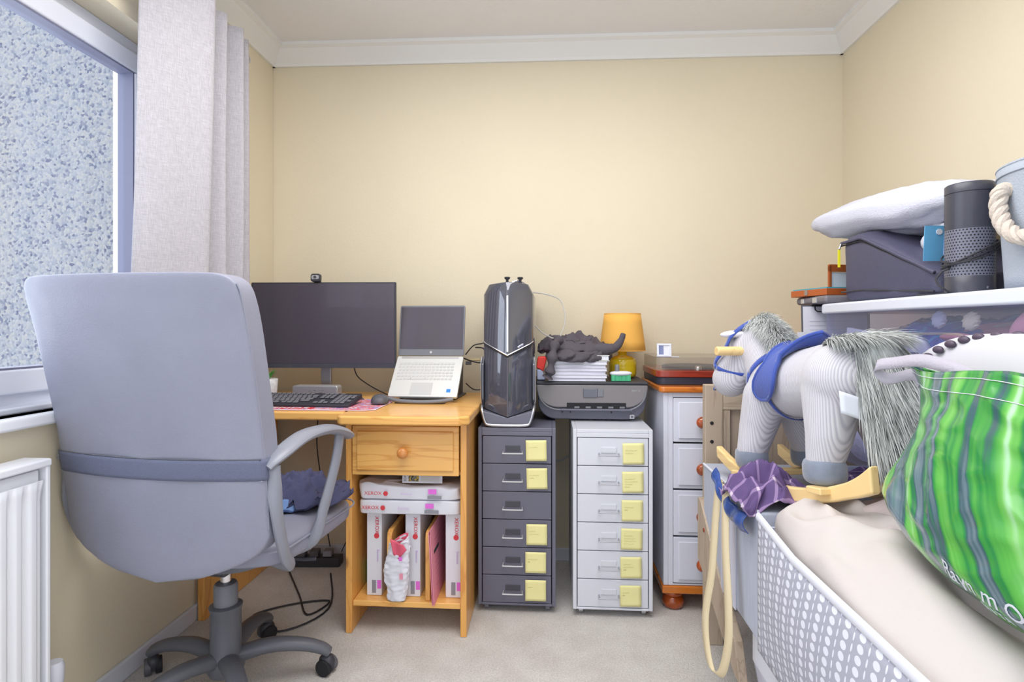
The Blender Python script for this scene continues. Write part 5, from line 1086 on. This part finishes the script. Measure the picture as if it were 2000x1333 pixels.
t = thing('loose_paper', (.815, 1.90, .90), 'white loose sheets standing in front of the clipboard', 'paper', rot=(R(-2), 0, 0)); MB().box(0, .14, 0, .003, -.06, .165).build('sheets', M['paper'], t)
# ------------------------------------------------------------------ white cushion and green bag in front
t = thing('white_beaded_cushion', (.815, 1.055, .872), 'white cushion with a row of dark oval beads behind the green bag', 'cushion', rot=(0, R(8), 0))
def cf(p): q = p.copy(); q.z += .03 * max(0, (p.y + .0) / .3) * 0 - .10 * max(0, -p.y - .05) ** 1.3 - .05 * max(0, p.y - .12); return q
MB().sup((0, 0, .0), (.05, .30, .198), .7, .5, 80, 40, fn=cf).build('cushion_cover', M['linen'], t, angle=180)
for k, (bx, by, bz) in enumerate(((-.050, .175, .142), (-.048, .150, .158), (-.043, .125, .171), (-.036, .10, .181), (-.028, .075, .188), (-.018, .045, .192), (-.008, .01, .195))): MB().sup((bx + .004, by, bz), (.007, .014, .008), 1, 1, 18, 10).build('dark_bead', mat('dark_brown_bead', (82, 70, 88), .5) if k == 0 else bpy.data.materials['dark_brown_bead'], t)
M['greenbag'] = stripes_uv('green_leaf_print', [(.22, (56, 84, 96)), (.34, (44, 110, 84)), (.40, (112, 132, 142)), (.45, (60, 92, 100)), (.485, (46, 136, 68)), (.54, (88, 170, 72)), (.60, (122, 190, 100)), (.655, (186, 220, 196)), (.70, (84, 165, 84)), (.80, (52, 130, 70))], 7, .3, .0, rough=.22, coat=.3, shear=.0)
def bag():
    A = Vector((.7045, 1.149, 1.008)); B = Vector((.664, .75, 1.007)); Dn = Vector((.636, 1.135, .722)); Cn = Vector((.600, .70, .668))
    t = thing('green_shopping_bag', (.74, .90, .655), 'shiny green leaf print shopping bag standing on the beige duvet', 'shopping bag'); o = Vector(t.location)
    cen = (A + B + Cn + Dn) / 4; out = Vector((-1, 0, 0))
    def f(u, v, back=0):
        p = A.lerp(B, u).lerp(Dn.lerp(Cn, u), v); bul = math.sin(u * math.pi) ** .6 * (.02 + .045 * v * (1.15 - v) * 2) if 0 < u < 1 else 0
        p = p + (out * bul if not back else -out * (bul * .5 + .0))
        p.x -= .004 * (1 - abs(nz((u * 3, v * 4, back), 1.8, 3)) * 3) * min(1, 6 * u) + .0022 * nz((u, v, 0), 9, 5)
        p.y += .03 * (1 - v) * (u < .5) * (.5 - u) * -1.5 * v - .004 * math.sin(v * 9) * (1 - u)
        if u < .5: p.x += .045 * (1 - 2 * u) * math.sin(min(1, v / .75) * math.pi)
        if v > .8: p.x += .05 * (v - .8) / .2 * (v - .8) / .2
        if v > .75 and u < .35: p.z += .10 * (v - .75) * (.35 - u)
        p.z -= .012 * math.sin(u * 7) * (v < .3) * (.3 - v) * 2
        p.z -= .012 * math.sin(u * math.pi) * v * v
        return p - o
    g = MB().grid(lambda u, v: f(u, v), 90, 60)
    for k_, q in g.uv.items(): g.uv[k_] = tuple((a_ - .34 * b_ ** 2.2 + .05 * b_ * a_, b_) for a_, b_ in q)
    g.build('front_face', M['greenbag'], t, solid=.002, angle=180)
    MB().grid(lambda u, v: f(u, v, 1), 50, 30).build('back_face', M['greenbag'], t, solid=.002, angle=180)
    for vv in (.035, .105):
        P_ = [f(k / 60, vv) + Vector((-.0022, 0, 0)) for k in range(61)]; MB().tube(P_, .0006, 5).build('stitching', M['paper'], t)
    # webbing handle draped towards the horse
    a0 = f(.08, .03); 
    tape([a0 + Vector((-.004, -.20, -.012)), a0 + Vector((-.012, -.13, .012)), a0 + Vector((-.018, -.05, .024)), a0 + Vector((-.024, .02, .016)), a0 + Vector((-.036, .065, .006)), a0 + Vector((-.020, .055, -.018)), a0 + Vector((.004, .015, -.006)), a0 + Vector((.008, .0, -.02))], (.35, .1, 1), .024, M['handleg'], 'handle', t, .002)
    # handwritten name and second line, white, following the lower edge
    def onbag(body, size, u0, v0, slope):
        q = text('lettering', body, size, (0, 0, 0), (0, 0, 0), M['white'], t, ext=.0003, align='LEFT', shear=.35)
        for v_ in q.data.vertices:
            x, y, z = v_.co; p = f(u0 + x / .45, min(.99, max(0, v0 - y / .33 + slope * x))); v_.co = p + Vector((-.0022 - z, 0, 0))
    onbag('Rayn m Ould', .034, .59, .86, .10); onbag('ON TA', .015, .72, .93, .10)
bag()
